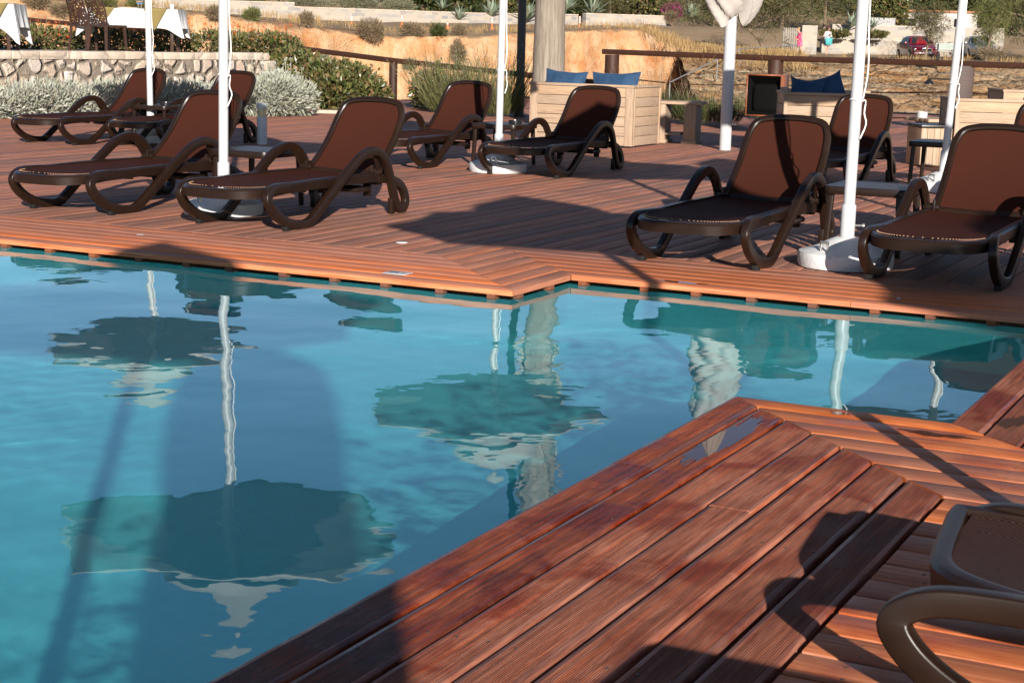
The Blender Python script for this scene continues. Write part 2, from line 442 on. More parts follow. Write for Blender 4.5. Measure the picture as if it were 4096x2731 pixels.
t.L(gl.outputs[0], t.out.inputs[0]); M['water'] = t.m
parts = []; st = .03
xs = [-10.0, UN]; 
uu = np.arange(-10.2, UR + 2.4, st); vv = np.arange(-1.0, VB + .45, st)
U, V = np.meshgrid(uu, vv); Z = ZW + wave(U, V); nu, nv = len(uu), len(vv)
idx = np.arange(nu * nv).reshape(nv, nu); F = np.stack([idx[:-1, :-1], idx[:-1, 1:], idx[1:, 1:], idx[1:, :-1]], -1).reshape(-1, 4)
cu = U.ravel()[F].mean(1); cv = V.ravel()[F].mean(1)
keep = (cv < VA + .45) | ((cu > UK - .45))
F = F[keep]; vv_ = np.stack([U, V, Z], -1).reshape(-1, 3)
parts = [(vv_, F)]
for a in ((-17.0, uu[0], -7.0, VA + ins, .5), (uu[0], uu[-1], -7.0, vv[0], .5)): parts.append(water_patch(*a))
Vs = []; Fs = []; off = 0
for a, b in parts: Vs.append(a); Fs.append(b + off); off += len(a)
water = raw_mesh('water', np.concatenate(Vs), np.concatenate(Fs), M['water'], smooth=True); water.rotation_euler = (0, 0, PSI); tag(water, kind='structure')
water.cycles.is_caustics_caster = True
# ------------------------------------------------------------------ furniture materials
def sling_mat():
    t = NT('brown woven sling'); v = t.coord('Object')
    w1_ = t.N('ShaderNodeTexWave', wave_type='BANDS', bands_direction='X'); w1_.inputs['Scale'].default_value = 90; w1_.inputs['Distortion'].default_value = .6; w1_.inputs['Detail Scale'].default_value = 3; t.L(v, w1_.inputs['Vector'])
    w2_ = t.N('ShaderNodeTexWave', wave_type='BANDS', bands_direction='Y'); w2_.inputs['Scale'].default_value = 90; t.L(v, w2_.inputs['Vector'])
    h = t.math('MULTIPLY', w1_.outputs['Fac'], w2_.outputs['Fac'])
    n = t.noise(v, 5, 3)
    c = t.mix(h, (.034, .0095, .0055), (.064, .020, .0125)); c = t.mix(t.math('MULTIPLY', n, .5), c, (.034, .010, .006))
    t.base(c, .75, .06); t.bump(h, .25, .0015); return t.m
M['sling'] = sling_mat()
def sling_near_mat():
    t = NT('near woven sling'); v = t.coord('Object'); ck = t.N('ShaderNodeTexChecker'); ck.inputs['Scale'].default_value = 130; t.L(v, ck.inputs['Vector']); n = t.noise(v, 40, 3)
    t.base(t.mix(t.math('MULTIPLY', ck.outputs['Fac'], t.math('ADD', n, .3)), (.018, .0085, .0065), (.062, .030, .023)), .7, .12); t.bump(ck.outputs['Fac'], .3, .002); return t.m
M['sling_near'] = sling_near_mat()  # darker, greyer copy of the sling; the seat's weak light is in its colour
M['resin'] = plain('dark brown resin', (.0135, .0062, .0034), .37, .36, var=.2, scale=14, bump=.05, bscale=220)
M['rubber'] = plain('black rubber', (.007, .0065, .006), .7, .3)
def white_paint():
    t = NT('white painted metal'); v = t.coord('Object'); n = t.noise(v, 9, 5, .65); c = t.ramp(n, [(.25, (.34, .335, .33)), (.45, (.42, .42, .425)), (.8, (.45, .45, .46))])
    t.base(c, .38, .5); t.bump(t.noise(v, 50, 3), .05, .002); return t.m
M['white'] = white_paint()
def concrete_paint():
    t = NT('white painted concrete'); v = t.coord('Object'); n = t.noise(v, 14, 6, .7); ch = t.noise(v, 42, 4, .7)
    c = t.ramp(n, [(.28, (.36, .35, .335)), (.42, (.54, .54, .535)), (.8, (.60, .60, .60))])
    c = t.mix(t.ramp(ch, [(.68, (0, 0, 0)), (.74, (1, 1, 1))]), c, (.25, .23, .21))
    t.base(c, .6, .35); t.bump(t.math('ADD', n, t.math('MULTIPLY', ch, .6)), .55, .008); return t.m
M['concrete_w'] = concrete_paint()
def canvas(name, c, trans):
    t = NT(name); v = t.coord('Object'); n = t.noise(v, 3.0, 4, .6); f = t.noise(v, 350, 2)
    cc = t.ramp(n, [(.3, tuple(x * .9 for x in c)), (.7, c)]); t.base(cc, .8, .15); t.bump(t.math('ADD', t.math('MULTIPLY', n, 1.5), t.math('MULTIPLY', f, .2)), .25, .01)
    tr = t.N('ShaderNodeBsdfTranslucent'); t.L(cc, tr.inputs['Color']); mx = t.N('ShaderNodeMixShader'); mx.inputs[0].default_value = trans
    t.L(t.b.outputs[0], mx.inputs[1]); t.L(tr.outputs[0], mx.inputs[2]); t.L(mx.outputs[0], t.out.inputs[0]); return t.m
M['canvas'] = canvas('off white parasol canvas', (.50, .455, .41), .22)
M['rope'] = plain('white cord', (.74, .72, .70), .8, .2)
M['chrome'] = plain('bright bolt', (.6, .58, .55), .3, .5, .9)
M['black'] = plain('black glossy', (.012, .012, .013), .25, .5)
M['black_paint'] = plain('black painted steel', (.016, .018, .018), .42, .5, bump=.05, bscale=150)
def slate():
    t = NT('slatted table top'); t.base((.040, .030, .026), .42, .5); return t.m
M['slate'] = slate()

# ------------------------------------------------------------------ sun lounger
def make_lounger(square=False):
    r = empty('sun_lounger')
    # seat frame: U rail, rounded foot end
    pts = [(-.295, 1.20, .262), (-.300, .75, .268), (-.302, .35, .266), (-.300, .05, .258)]
    for k in range(1, 12):
        a = math.pi * k / 12; pts.append((-.300 * (abs(math.cos(a)) ** .62) * (1 if math.cos(a) > 0 else -1), .03 - .315 * math.sin(a) ** .8, .252 - .012 * math.sin(a)))
    pts += [(.300, .05, .258), (.302, .35, .266), (.300, .75, .268), (.295, 1.20, .262)]
    if square: pts = [(-.295, 1.20, .255), (-.300, .75, .255), (-.302, .35, .252), (-.302, .06, .250), (-.302, -.145, .250), (-.285, -.168, .250), (-.15, -.155, .250), (.01, -.138, .250), (.115, -.115, .250), (.185, -.06, .250), (.245, .06, .250), (.288, .25, .250), (.302, .42, .252), (.300, .75, .255), (.295, 1.20, .255)]
    sec = [(-.032, -.017), (.018, -.021), (.030, -.012), (.034, .004), (.030, .020), (.012, .022), (-.032, .017)]
    m = MB(); m.sweep(spline(pts, 4), [(a, -b) for a, b in sec], up=(0, 0, 1))
    m.rbox((-.29, 1.165, .232), (.29, 1.21, .272), .008); m.rbox((-.285, .55, .225), (.285, .60, .252), .008)
    m.build('seat_frame', M['resin'], r)
    # sling seat
    ny, nx = 40, 15; P = []
    for j in range(ny):
        y = -.262 + (1.19 + .262) * (j / (ny - 1)) ** 1.15
        q = max(0.0, (.03 - y) / .295); hw = .285 * (max(0.0, 1 - min(1, q) ** 2.3)) ** .5 if y < .03 else .285
        hw = max(hw, .03)
        if square: y = -.138 + (1.19 + .138) * (j / (ny - 1)); hw = .285; xr = float(np.interp(y, [-.138, -.105, -.045, .07, .24, .42], [.02, .11, .175, .235, .27, .285]))
        for i in range(nx):
            s_ = -1 + 2 * i / (nx - 1); zb = (.287 - .012 * min(1, q)) if not square else .272; P.append((s_ * hw if not square else -hw + (xr + hw) * (s_ + 1) / 2, y, zb - .014 * (1 - s_ * s_) * min(1, (y + .262) * 6)))
    m = MB(); m.grid(P, nx, ny)
    # small perforated hem at the foot end
    m.cur = 1; m.smooth = False
    for k in range(0 if square else 41):
        a = math.pi * (.12 + .76 * k / 40); x, y = .287 * (abs(math.cos(a)) ** .62) * (1 if math.cos(a) > 0 else -1), .03 - .293 * math.sin(a) ** .8
        m.box((x - .0035, y - .002, .2795), (x + .0035, y + .002, .2835))
    m.build('sling_seat', [M['sling'], M['stitch']], r)
    # side frames: leg loop, armrest, rear loop in one band
    prof = [(.30, .250, .293), (.16, .262, .297), (.02, .268, .306), (-.09, .262, .322), (-.150, .220, .332), (-.125, .160, .335), (-.055, .100, .336), (.045, .052, .337), (.150, .030, .337), (.262, .026, .337), (.345, .060, .338),
            (.480, .152, .340), (.640, .258, .342), (.790, .355, .343), (.905, .418, .344), (1.030, .448, .344), (1.145, .425, .343), (1.228, .360, .341), (1.280, .270, .339), (1.325, .170, .337), (1.365, .085, .336), (1.415, .034, .335),
            (1.475, .032, .333), (1.510, .085, .330), (1.478, .165, .324), (1.410, .215, .315), (1.300, .242, .304), (1.18, .252, .296)]
    for s_ in (-1, 1):
        m = MB(); path = spline([(s_ * x, y, z) for (y, z, x) in prof], 5)
        m.sweep(path, rrect(.0215, .030, .007, 3), up=(1, 0, 0))
        # inner web of the arm and the lower brace
        m.sweep([(s_ * .325, 1.10, .415), (s_ * .318, 1.19, .30), (s_ * .312, 1.20, .24)], rrect(.006, .022, .004, 1), up=(1, 0, 0))
        sf = m.build('side_frame', M['resin'], r)
        m = MB(); m.rbox((s_ * .337 - .019, .020, 0), (s_ * .337 + .019, .062, .040), .004); m.build('foot_pad', M['rubber'], sf)
        m = MB(); m.rbox((s_ * .322 - .018, 1.315, .001), (s_ * .322 + .018, 1.36, .11), .006); m.build('wheel_stop', M['resin'], sf)
        m = MB(); m.lathe([(.012, -.05), (.022, -.045), (.026, -.02), (.026, .02), (.022, .045), (.012, .05)], 16, M=Matrix.Translation((s_ * .285, 1.185, .300)) @ Matrix.Rotation(math.pi / 2, 4, 'Y'))
        m.rbox((s_ * .268 - .010, 1.15, .275), (s_ * .268 + .010, 1.225, .345), .009)
        m.build('hinge', M['resin'], r)
    # rear cross brace under the hinge
    m = MB(); m.rbox((-.30, 1.21, .205), (.30, 1.25, .255), .008); m.rbox((-.21, 1.215, .12), (-.165, 1.255, .215), .006); m.rbox((.165, 1.215, .12), (.21, 1.255, .215), .006); m.rbox((-.27, .97, .165), (.27, 1.16, .20), .02)
    m.build('cross_brace', M['resin'], r)
    # backrest, hinged at y 1.20
    by, bz, ang = 1.205, .285, R(46.5); ct, st_ = math.cos(ang), math.sin(ang)
    def B(x, s, d=0.0): return (x, by + s * ct - d * st_, bz + s * st_ + d * ct)   # s along the back, d out of its front
    L_ = .635
    def bend(s): return -.035 * math.sin(math.pi * min(1, max(0, s / L_))) + .02 * (s / L_) ** 3
    ring = []
    outl = [(-.268, .0), (-.266, .12), (-.264, .28), (-.262, .42), (-.252, .53), (-.215, .605), (-.12, .632), (0, .638), (.12, .632), (.215, .605), (.252, .53), (.262, .42), (.264, .28), (.266, .12), (.268, .0)]
    for (x, s) in spline(outl, 4): ring.append(B(x, s, bend(s)))
    nrm = Vector((0, -st_, ct))
    m = MB(); m.sweep(ring, [(-.018, -.02), (.014, -.023), (.020, -.014), (.020, .010), (.012, .018), (-.018, .018)], up=nrm)
    m.sweep([B(-.268, .0, 0), B(0, -.008, -.006), B(.268, .0, 0)], rrect(.016, .018, .006, 2), up=nrm)
    bf = m.build('back_frame', M['resin'], r)
    ny, nx = 26, 15; P = []
    for j in range(ny):
        s = .004 + (.628 - .004) * j / (ny - 1)
        hw = .254 if s < .40 else .254 * max(.02, 1 - max(0, (s - .40) / .230) ** 4.2) ** .30
        for i in range(nx):
            q = -1 + 2 * i / (nx - 1); P.append(B(q * hw, s, bend(s) + .002 - .012 * (1 - q * q) * math.sin(math.pi * j / (ny - 1))))
    m = MB(); m.grid(P, nx, ny); m.build('sling_back', M['sling'], r)
    for s_ in (-1, 1):
        m = MB(); m.sweep([B(s_ * .235, .34, -.058), B(s_ * .235, .25, -.066), (s_ * .235, 1.36, .24), (s_ * .235, 1.31, .225)], rrect(.012, .010, .004, 1), up=(1, 0, 0)); m.build('back_prop', M['resin'], r)
    return r
M['stitch'] = plain('pale hem stitches', (.30, .17, .10), .7, .2)
lounger0 = make_lounger()
LG = 'brown sun loungers around the pool'
spots = [  # u, v of the local origin, turn, label
    (-7.61, 8.45, 0, 'brown sun lounger beside the pool, left of the front white parasol pole'),
    (-6.21, 8.45, 0, 'brown sun lounger beside the pool with the white round base showing under its foot end'),
    (-3.165, 8.54, 0, 'brown lounger by the pool with shaded seat and a pole shadow across its back'),
    (-1.87, 8.58, 0, 'brown sun lounger cut by the picture edge, right of the near white parasol base'),
    (-6.61, 13.24, 0, 'brown sun lounger standing alone in front of the wooden sofa with two flat blue cushions'),
    (-8.04, 13.28, 0, 'brown sun lounger in front of the black lamp post, half hidden by a nearer backrest'),
    (-12.29, 13.37, -.03, 'brown sun lounger in front of the silver hedge, farthest to the left'),
    (-11.30, 13.72, -.02, 'brown sun lounger near the bollard light, its back wholly in shade'),
    (-4.10, 13.85, 0, 'brown sun lounger behind the near right parasol pole, beside the black ashtray table'),
    (-2.42, 13.85, 0, 'brown sun lounger at the picture edge, only the corner of its back showing'),
]
for i, (u, v, a, lab) in enumerate(spots):
    o = lounger0 if i == 0 else copy_tree(lounger0)
    o.location = W(u, v); o.rotation_euler = (0, 0, PSI + a); tag(o, lab, 'sun lounger', LG)
o = make_lounger(True); o.location = W(-.500, 3.215); o.rotation_euler = (0, 0, PSI - math.pi / 2); o.scale = (1, 1, .885); tag(o, 'brown sun lounger on the near deck, cut off at the lower corner of the picture', 'sun lounger', LG)
near_lounger = o
for c_ in kids(o):
    if c_.name.startswith('sling'): c_.data.materials[0] = M['sling_near']
o = copy_tree(lounger0); o.location = W(-.45, 1.02); o.rotation_euler = (0, 0, PSI - math.pi / 2); tag(o, 'brown sun lounger below the picture edge, only its shade showing on the near deck', 'sun lounger', LG)

# ------------------------------------------------------------------ low side tables
def make_table():
    r = empty('side_table'); m = MB(); w, d, h = .25, .255, .402
    top = MB(); n = 7
    for i in range(n):
        y0 = -d + .022 + (2 * d - .044) * i / n; top.rbox((-w + .022, y0 + .002, h - .016), (w - .022, y0 + (2 * d - .044) / n - .002, h), .0025)
    tp = top.build('table_top', M['slate'], r)
    m = MB(); path = [(x, y, h - .022) for x, y in rrect(w - .011, d - .011, .04, 4)]
    m.sweep(path, rrect(.024, .011, .005, 2), up=(0, 0, 1), closed=True); m.build('apron', M['resin'], r)
    for sx in (-1, 1):
        for sy in (-1, 1):
            m = MB(); m.sweep([(sx * (w - .045), sy * (d - .045), h - .03), (sx * (w - .030), sy * (d - .030), .0)], rrect(.020, .016, .006, 2), up=(1, 0, 0), scale=[1, .8]); m.build('leg', M['resin'], r)
    return r
tb0 = make_table()
for i, (u, v, lab) in enumerate([(-6.91, 9.64, 'low brown side table beside the front left parasol pole, between two loungers by the pool'), (-2.52, 9.83, 'low brown side table behind the near right parasol pole, its slatted top shining'),
        (-7.36, 14.35, 'low brown side table holding the ashtray in front of the black lamp post'), (-11.72, 14.55, 'low brown side table between the two loungers before the silver hedge'), (-3.27, 15.05, 'low dark side table with a round black ashtray near the big rail post'), (-.20, 1.74, 'low brown side table below the picture edge, its shade on the near deck')]):
    o = tb0 if i == 0 else copy_tree(tb0); o.location = W(u, v); o.rotation_euler = (0, 0, PSI); tag(o, lab, 'side table', 'low side tables between the loungers')
def make_ashtray():
    m = MB(); m.lathe([(.045, 0), (.062, .003), (.064, .018), (.066, .036), (.058, .036), (.054, .012), (.01, .010)], 28)
    o = m.build('ashtray', M['black']); return o
a0 = make_ashtray()
for i, (u, v, lab) in enumerate([(-7.25, 14.37, 'small black ashtray on the table in front of the black lamp post'), (-11.62, 14.5, 'small black ashtray on the table before the silver hedge'), (-3.09, 15.07, 'round black ashtray on the dark table behind the right parasol pole')]):
    o = a0 if i == 0 else a0.copy()
    if i: col.objects.link(o)
    o.location = W(u, v, .4022); tag(o, lab, 'ashtray', 'ashtrays on the side tables')

# ------------------------------------------------------------------ open parasols
def make_parasol(base=True):
    r = empty('parasol')
    if base:
        m = MB(); rg = random.Random(4); n = 44
        prof = [(.235, 0), (.262, .004), (.268, .03), (.268, .072), (.262, .084), (.20, .102), (.15, .123), (.10, .15), (.062, .166), (.046, .168)]
        b0 = len(m.v); m.lathe(prof, n)
        for i in range(2 * n): x, y, z = m.v[i]; m.v[i] = (x * (1 + rg.uniform(-.012, .012)), y * (1 + rg.uniform(-.012, .012)), z)
        b = m.build('base', M['concrete_w'], r, sharp=28)
        m = MB(); m.sweep([(-.15, -.145, .105), (-.152, -.15, .150), (-.120, -.19, .150), (-.118, -.185, .098)], rrect(.011, .005, .003, 1), up=(0, 0, 1)); m.build('handle', M['chrome'], b)
        m = MB(); m.lathe([(.041, .16), (.041, .345), (.037, .352)], 20)
        sl_ = m.build('sleeve', M['white'], r)
        m = MB(); m.tube([(.04, -.01, .235), (.085, -.016, .237)], .006, 8); m.lathe([(.004, -.006), (.012, -.006), (.012, .006), (.004, .006)], 10, M=Matrix.Translation((.085, -.016, .237)) @ Matrix.Rotation(math.pi / 2, 4, 'Y')); m.build('thumb_screw', M['chrome'], sl_)
    m = MB(); m.lathe([(.0325, 0 if not base else .16), (.0325, 2.70)], 24); m.build('pole', M['white'], r)
    m = MB(); m.tube(spline([(.036 * math.cos(a), .036 * math.sin(a), .93 + .006 * math.sin(a * 2)) for a in np.linspace(0, 4 * math.pi, 26)] + [(.05, -.02, .925), (.045, -.03, .86), (.06, -.02, .80), (.03, -.035, .72)], 3), .0045, 6)
    m.tube(spline([(.036, -.005, .94), (.052, -.012, 1.1), (.04, -.01, 1.35), (.036, 0, 1.8), (.036, .01, 2.1)], 4), .004, 6)
    m.build('cord', M['rope'], r)
    RR, ZR, ZA = 1.19, 2.165, 2.57
    # main canopy: eight sagging panels
    m = MB(); nr, na = 12, 8 * 8; P = []
    r0 = .20
    for j in range(nr):
        t_ = j / (nr - 1); rad = r0 + (RR - r0) * t_
        for k in range(na):
            a = 2 * math.pi * k / na; f = (k % 8) / 8.0; sag = math.sin(math.pi * f)
            chord = math.cos(math.pi / 8) / math.cos((f - .5) * math.pi / 4)
            rr_ = rad * (1 * (1 - 1) + chord) * (1 - .045 * sag * t_ ** 3)
            z = ZA - .075 - (ZA - .075 - ZR) * (t_ ** .92) - .028 * sag * t_ * (1 - t_ * .4)
            P.append((rr_ * math.cos(a), rr_ * math.sin(a), z))
    m.grid(P, na, nr, closed_x=True); cnp = m.build('canopy', M['canvas'], r, sharp=60)
    m = MB(); hem = []                                     # rolled hem
    for k in range(na):
        a = 2 * math.pi * k / na; f = (k % 8) / 8.0; sag = math.sin(math.pi * f); chord = math.cos(math.pi / 8) / math.cos((f - .5) * math.pi / 4)
        rr_ = RR * chord * (1 - .045 * sag); hem.append((rr_ * math.cos(a), rr_ * math.sin(a), ZR - .028 * sag * .6 - .012))
    m.sweep(hem, rrect(.018, .003, .002, 1), up=(0, 0, 1), closed=True); m.build('hem', M['canvas'], cnp, sharp=None)
    m = MB(); P = []; nr = 6                                # vent cap with a scalloped skirt
    for j in range(nr):
        t_ = j / (nr - 1)
        for k in range(na):
            a = 2 * math.pi * k / na; f = (k % 8) / 8.0; sag = math.sin(math.pi * f)
            rad = .04 + .47 * t_; z = ZA + .27 - .29 * t_ - .02 * sag * t_ + (.075 * (abs(math.sin(math.pi * f)) - .5) if j == nr - 1 else 0) - (.05 if j == nr - 1 else 0)
            if j == nr - 1: rad = .49
            P.append((rad * math.cos(a), rad * math.sin(a), z))
    m.grid(P, na, nr, closed_x=True); m.lathe([(.04, ZA + .27), (.02, ZA + .285), (.012, ZA + .305), (.002, ZA + .31)], 12); m.build('vent', M['canvas'], cnp, sharp=60)
    m = MB(); m.lathe([(.05, 2.06), (.058, 2.065), (.058, 2.10), (.05, 2.105)], 18); m.lathe([(.045, 2.66), (.052, 2.665), (.052, 2.69), (.03, 2.70)], 18); m.build('hub', M['white'], r)
    for k in range(8):
        a = 2 * math.pi * k / 8; c, s_ = math.cos(a), math.sin(a)
        m = MB(); m.tube([(c * .05, s_ * .05, 2.535), (c * .6, s_ * .6, 2.35), (c * 1.165, s_ * 1.165, ZR - .004)], .007, 6); m.build('rib', M['white'], r)
        m = MB(); m.tube([(c * .055, s_ * .055, 2.08), (c * .6, s_ * .6, 2.342)], .006, 6); m.build('strut', M['white'], r)
    return r
def lean(o, ax, ay):
    for c in kids(o):
        if not c.name.startswith('base'): c.rotation_euler = (ax, ay, 0)
par0 = make_parasol()
PG = 'white open parasols around the pool'
for i, (x, y, rz, ay, lab) in enumerate([
        (-1.98, 11.10, .2, R(.4), 'white parasol whose pole rises between the two front left loungers'),
        (-.17, 15.25, .5, 0, 'white parasol whose round base stands by the lounger before the wooden sofa'),
        (1.87, 9.20, -.1, 0, 'white parasol on a big round base between the two near right loungers'),
        (3.72, 14.36, .9, R(2.3), 'white parasol with the pole leaning right, beside the dark ashtray table'),
        (-4.03, 18.15, .35, R(-.5), 'white parasol whose pole rises in front of the silver hedge'),
        (3.55, 8.9, .3, 0, 'white parasol standing beyond the right picture edge by the pool'),
        (4.0, 1.55, .3, 0, 'white parasol behind the near lounger, its shade on the far right pool edge'),
        (-.66, .62, .35, 0, 'white parasol behind the viewer, its top shading a spot on the left pool edge')]):
    o = par0 if i == 0 else copy_tree(par0); o.location = (x, y, 0); o.rotation_euler = (0, 0, rz)
    if ay: lean(o, 0, ay); o.rotation_euler = (0, 0, 0)
    tag(o, lab, 'parasol', PG)
o = make_parasol(False); o.location = (1.405, 4.05, 0); o.rotation_euler = (0, 0, .1); tag(o, 'white parasol in a deck socket beside the near lounger, shading the deck by the pool', 'parasol', PG)

# ------------------------------------------------------------------ big closed parasols
def make_closed(zb, zt, rmax, pr, h0=0.0, plump=False):
    r = empty('closed_parasol')
    m = MB(); m.lathe([(pr, h0), (pr, zt - .1)], 24); p = m.build('pole', M['white'], r)
    m = MB(); m.tube([(pr * .9, -.03, .30), (pr + .035, -.032, .30)], .007, 8); m.lathe([(.004, -.005), (.013, -.005), (.013, .005), (.004, .005)], 8, M=Matrix.Translation((pr + .035, -.032, .30)) @ Matrix.Rotation(math.pi / 2, 4, 'Y')); m.build('thumb_screw', M['chrome'], p)
    m = MB(); na, nz = 144, 46; P = []; rg = random.Random(9); ph = [rg.uniform(0, 6) for _ in range(6)]
    for j in range(nz):
        t_ = j / (nz - 1); z = zb + (zt - zb) * t_
        env = rmax * (.42 + .58 * min(1, t_ / .13) ** .7) * (1 - .35 * t_ - .6 * t_ ** 6)
        if plump: env = rmax * (1 - .25 * max(0, .3 - t_)) * (1 - max(0, (t_ - .86) / .14) ** 2.4 * .9)
        for k in range(na):
            a = 2 * math.pi * k / na; tw = a + 7.5 * t_ * (1 - .4 * t_) + .6 * math.sin(3 * t_ + ph[0])
            fold = abs(math.sin(4.0 * tw + .5 * math.sin(2 * a + 5 * t_))) ** .6
            rad = env * (.80 + .20 * fold + .07 * math.sin(9 * tw + 9 * t_ + ph[1]) * (1 - t_)) + .035 * math.sin(2 * a + 7 * t_ + ph[2]) * (1 - t_)
            dz = (-.08 * fold + .07 * math.sin(3 * a + ph[3])) * max(0, 1 - t_ * 5)
            P.append((rad * math.cos(a), rad * math.sin(a), z + dz))
    m.grid(P, na, nz, closed_x=True)
    m.build('folded_canopy', M['canvas'], r, sharp=75)
    m = MB()
    for k in range(8):
        a = 2 * math.pi * k / 8 + .2; m.tube([(.07 * math.cos(a), .07 * math.sin(a), zb - .02), (.10 * math.cos(a), .10 * math.sin(a), zb + .5)], .011, 6)
    m.build('rib_ends', M['canvas'], r)
    return r
o = make_closed(1.55, 3.7, .36, .068); o.location = (2.43, 19.25, 0); tag(o, 'big white parasol tied shut, standing on a thick pole before the loudspeaker', 'parasol', 'closed parasols')
o = make_closed(.75, 2.72, .35, .05, plump=True); o.location = (.30, -1.95, 0); tag(o, 'closed parasol behind the viewer, throwing the broad shadow into the pool', 'parasol', 'closed parasols')

# ------------------------------------------------------------------ bollard light, lamp post
M['grey_alu'] = plain('light grey bollard', (.50, .50, .50), .5, .4)
def glass_amber():
    t = NT('amber diffuser'); t.base((.72, .60, .36), .25, .5); t.b.inputs['Transmission Weight'].default_value = .35; return t.m
M['amber'] = glass_amber()
r = empty('bollard_light', (-2.815, 18.2, 0), 0, 'short grey bollard lamp with an amber glass ring behind the front left table', 'bollard light')
m = MB(); m.lathe([(.056, 0), (.056, .30), (.053, .302)], 24); m.build('post', M['grey_alu'], r)
m = MB(); m.lathe([(.050, .302), (.050, .395)], 24); d = m.build('diffuser', M['amber'], r)
m = MB(); m.lathe([(.020, .303), (.012, .394)], 12); m.build('lamp_core', M['chrome'], d)
m = MB(); m.lathe([(.056, .395), (.057, .40), (.057, .445), (.052, .452), (.01, .454)], 24); m.build('cap', M['grey_alu'], r)
r = empty('lamp_post', (.03, 26.3, 0), 0, 'tall black round lamp post beside the palm trunk', 'lamp post')
m = MB(); m.lathe([(.10, 0), (.10, .02), (.068, .03), (.066, 3.0), (.06, 7.2)], 24); m.build('post', M['black_paint'], r)
m = MB(); m.lathe([(.06, 7.2), (.19, 7.28), (.21, 7.36), (.12, 7.48), (.02, 7.52)], 24); m.build('lamp_head', M['black_paint'], r)
# ------------------------------------------------------------------ foliage helpers
def leaf_mesh(C_, D_, L_, wr, seed=0, fold=.25, curl=0.0):
    """C_ base points, D_ unit directions, L_ lengths: one folded four-corner leaf each"""
    rg = np.random.default_rng(seed); n = len(C_)
    D_ = D_ / np.linalg.norm(D_, axis=1, keepdims=True)
    r = rg.normal(size=(n, 3)); S_ = np.cross(D_, r); S_ /= np.linalg.norm(S_, axis=1, keepdims=True) + 1e-9; N_ = np.cross(D_, S_)
    L_ = np.broadcast_to(np.asarray(L_, float), (n,))[:, None]; w = L_ * wr * .5
    mid = C_ + D_ * L_ * .5
    V = np.stack([C_, mid + S_ * w + N_ * w * fold, C_ + D_ * L_ + N_ * L_ * curl, mid - S_ * w + N_ * w * fold], 1).reshape(-1, 3)
    return V, np.arange(4 * n).reshape(n, 4)
def unit(rg, n):
    d = rg.normal(size=(n, 3)); return d / np.linalg.norm(d, axis=1, keepdims=True)
def blob_leaves(rg, blobs, n, shell=.55):
    """blobs: (cx,cy,cz,rx,ry,rz); points near the surfaces with outward directions"""
    B = np.array(blobs, float); wgt = (B[:, 3] * B[:, 4] + B[:, 5] * B[:, 3]); k = rg.choice(len(B), n, p=wgt / wgt.sum()); d = unit(rg, n)
    rad = shell + (1 - shell) * rg.random(n) ** .6
    return B[k, :3] + d * B[k, 3:] * rad[:, None], d
def mk_leaves(name, V, F, mat, parent=None): return raw_mesh(name, V, F, mat, parent)
M['lf_green'] = leaf('glossy green leaves', [(.025, .040, .010), (.065, .085, .020), (.11, .12, .035), (.17, .145, .055), (.032, .05, .013), (.23, .135, .065), (.045, .065, .018)], .35, .18, .5)
M['lf_silver'] = leaf('silver grey leaves', [(.28, .29, .24), (.36, .37, .31), (.22, .24, .17), (.40, .40, .35), (.30, .30, .20)], .7, .15, .2)
M['lf_lav'] = leaf('olive lavender blades', [(.05, .07, .02), (.10, .11, .035), (.16, .14, .06), (.07, .085, .03)], .6, .2)
M['lf_dark'] = leaf('dark green leaves', [(.016, .030, .010), (.030, .050, .014), (.050, .070, .020), (.07, .08, .022), (.10, .075, .025)], .5, .2)
M['lf_tam'] = leaf('dusty tamarisk foliage', [(.055, .062, .022), (.085, .085, .032), (.12, .105, .045), (.15, .115, .05), (.05, .06, .02)], .7, .25)
M['lf_olive'] = leaf('bright olive foliage', [(.10, .12, .03), (.15, .15, .05), (.08, .10, .03), (.19, .16, .06)], .65, .25)
M['lf_dry'] = leaf('dry brush', [(.17, .115, .07), (.24, .165, .10), (.13, .10, .06), (.20, .15, .10), (.12, .12, .05)], .8, .15, .2)
M['lf_scrub'] = leaf('grey green scrub', [(.15, .15, .09), (.20, .195, .12), (.12, .125, .07), (.23, .21, .14)], .8, .15, .2)
M['straw'] = leaf('straw grass', [(.33, .215, .095), (.40, .27, .125), (.26, .165, .07), (.30, .20, .10)], .8, .25, .2)
M['agave'] = leaf('agave leaves', [(.17, .21, .15), (.22, .26, .19), (.13, .17, .11), (.25, .26, .17)], .55, .1)
M['lf_bougain'] = leaf('magenta bracts', [(.28, .03, .12), (.36, .05, .18), (.20, .02, .09), (.05, .06, .02)], .6, .3)
M['fl_red'] = leaf('red and orange flowers', [(.50, .03, .015), (.62, .10, .02), (.60, .22, .03), (.45, .02, .02)], .6, .2)
M['fl_white'] = leaf('pale pink florets', [(.40, .32, .30), (.34, .25, .24), (.46, .40, .36)], .7, .2)
M['bark'] = plain('grey brown bark', (.16, .115, .08), .9, .2, var=.35, scale=10, bump=.5, bscale=18)
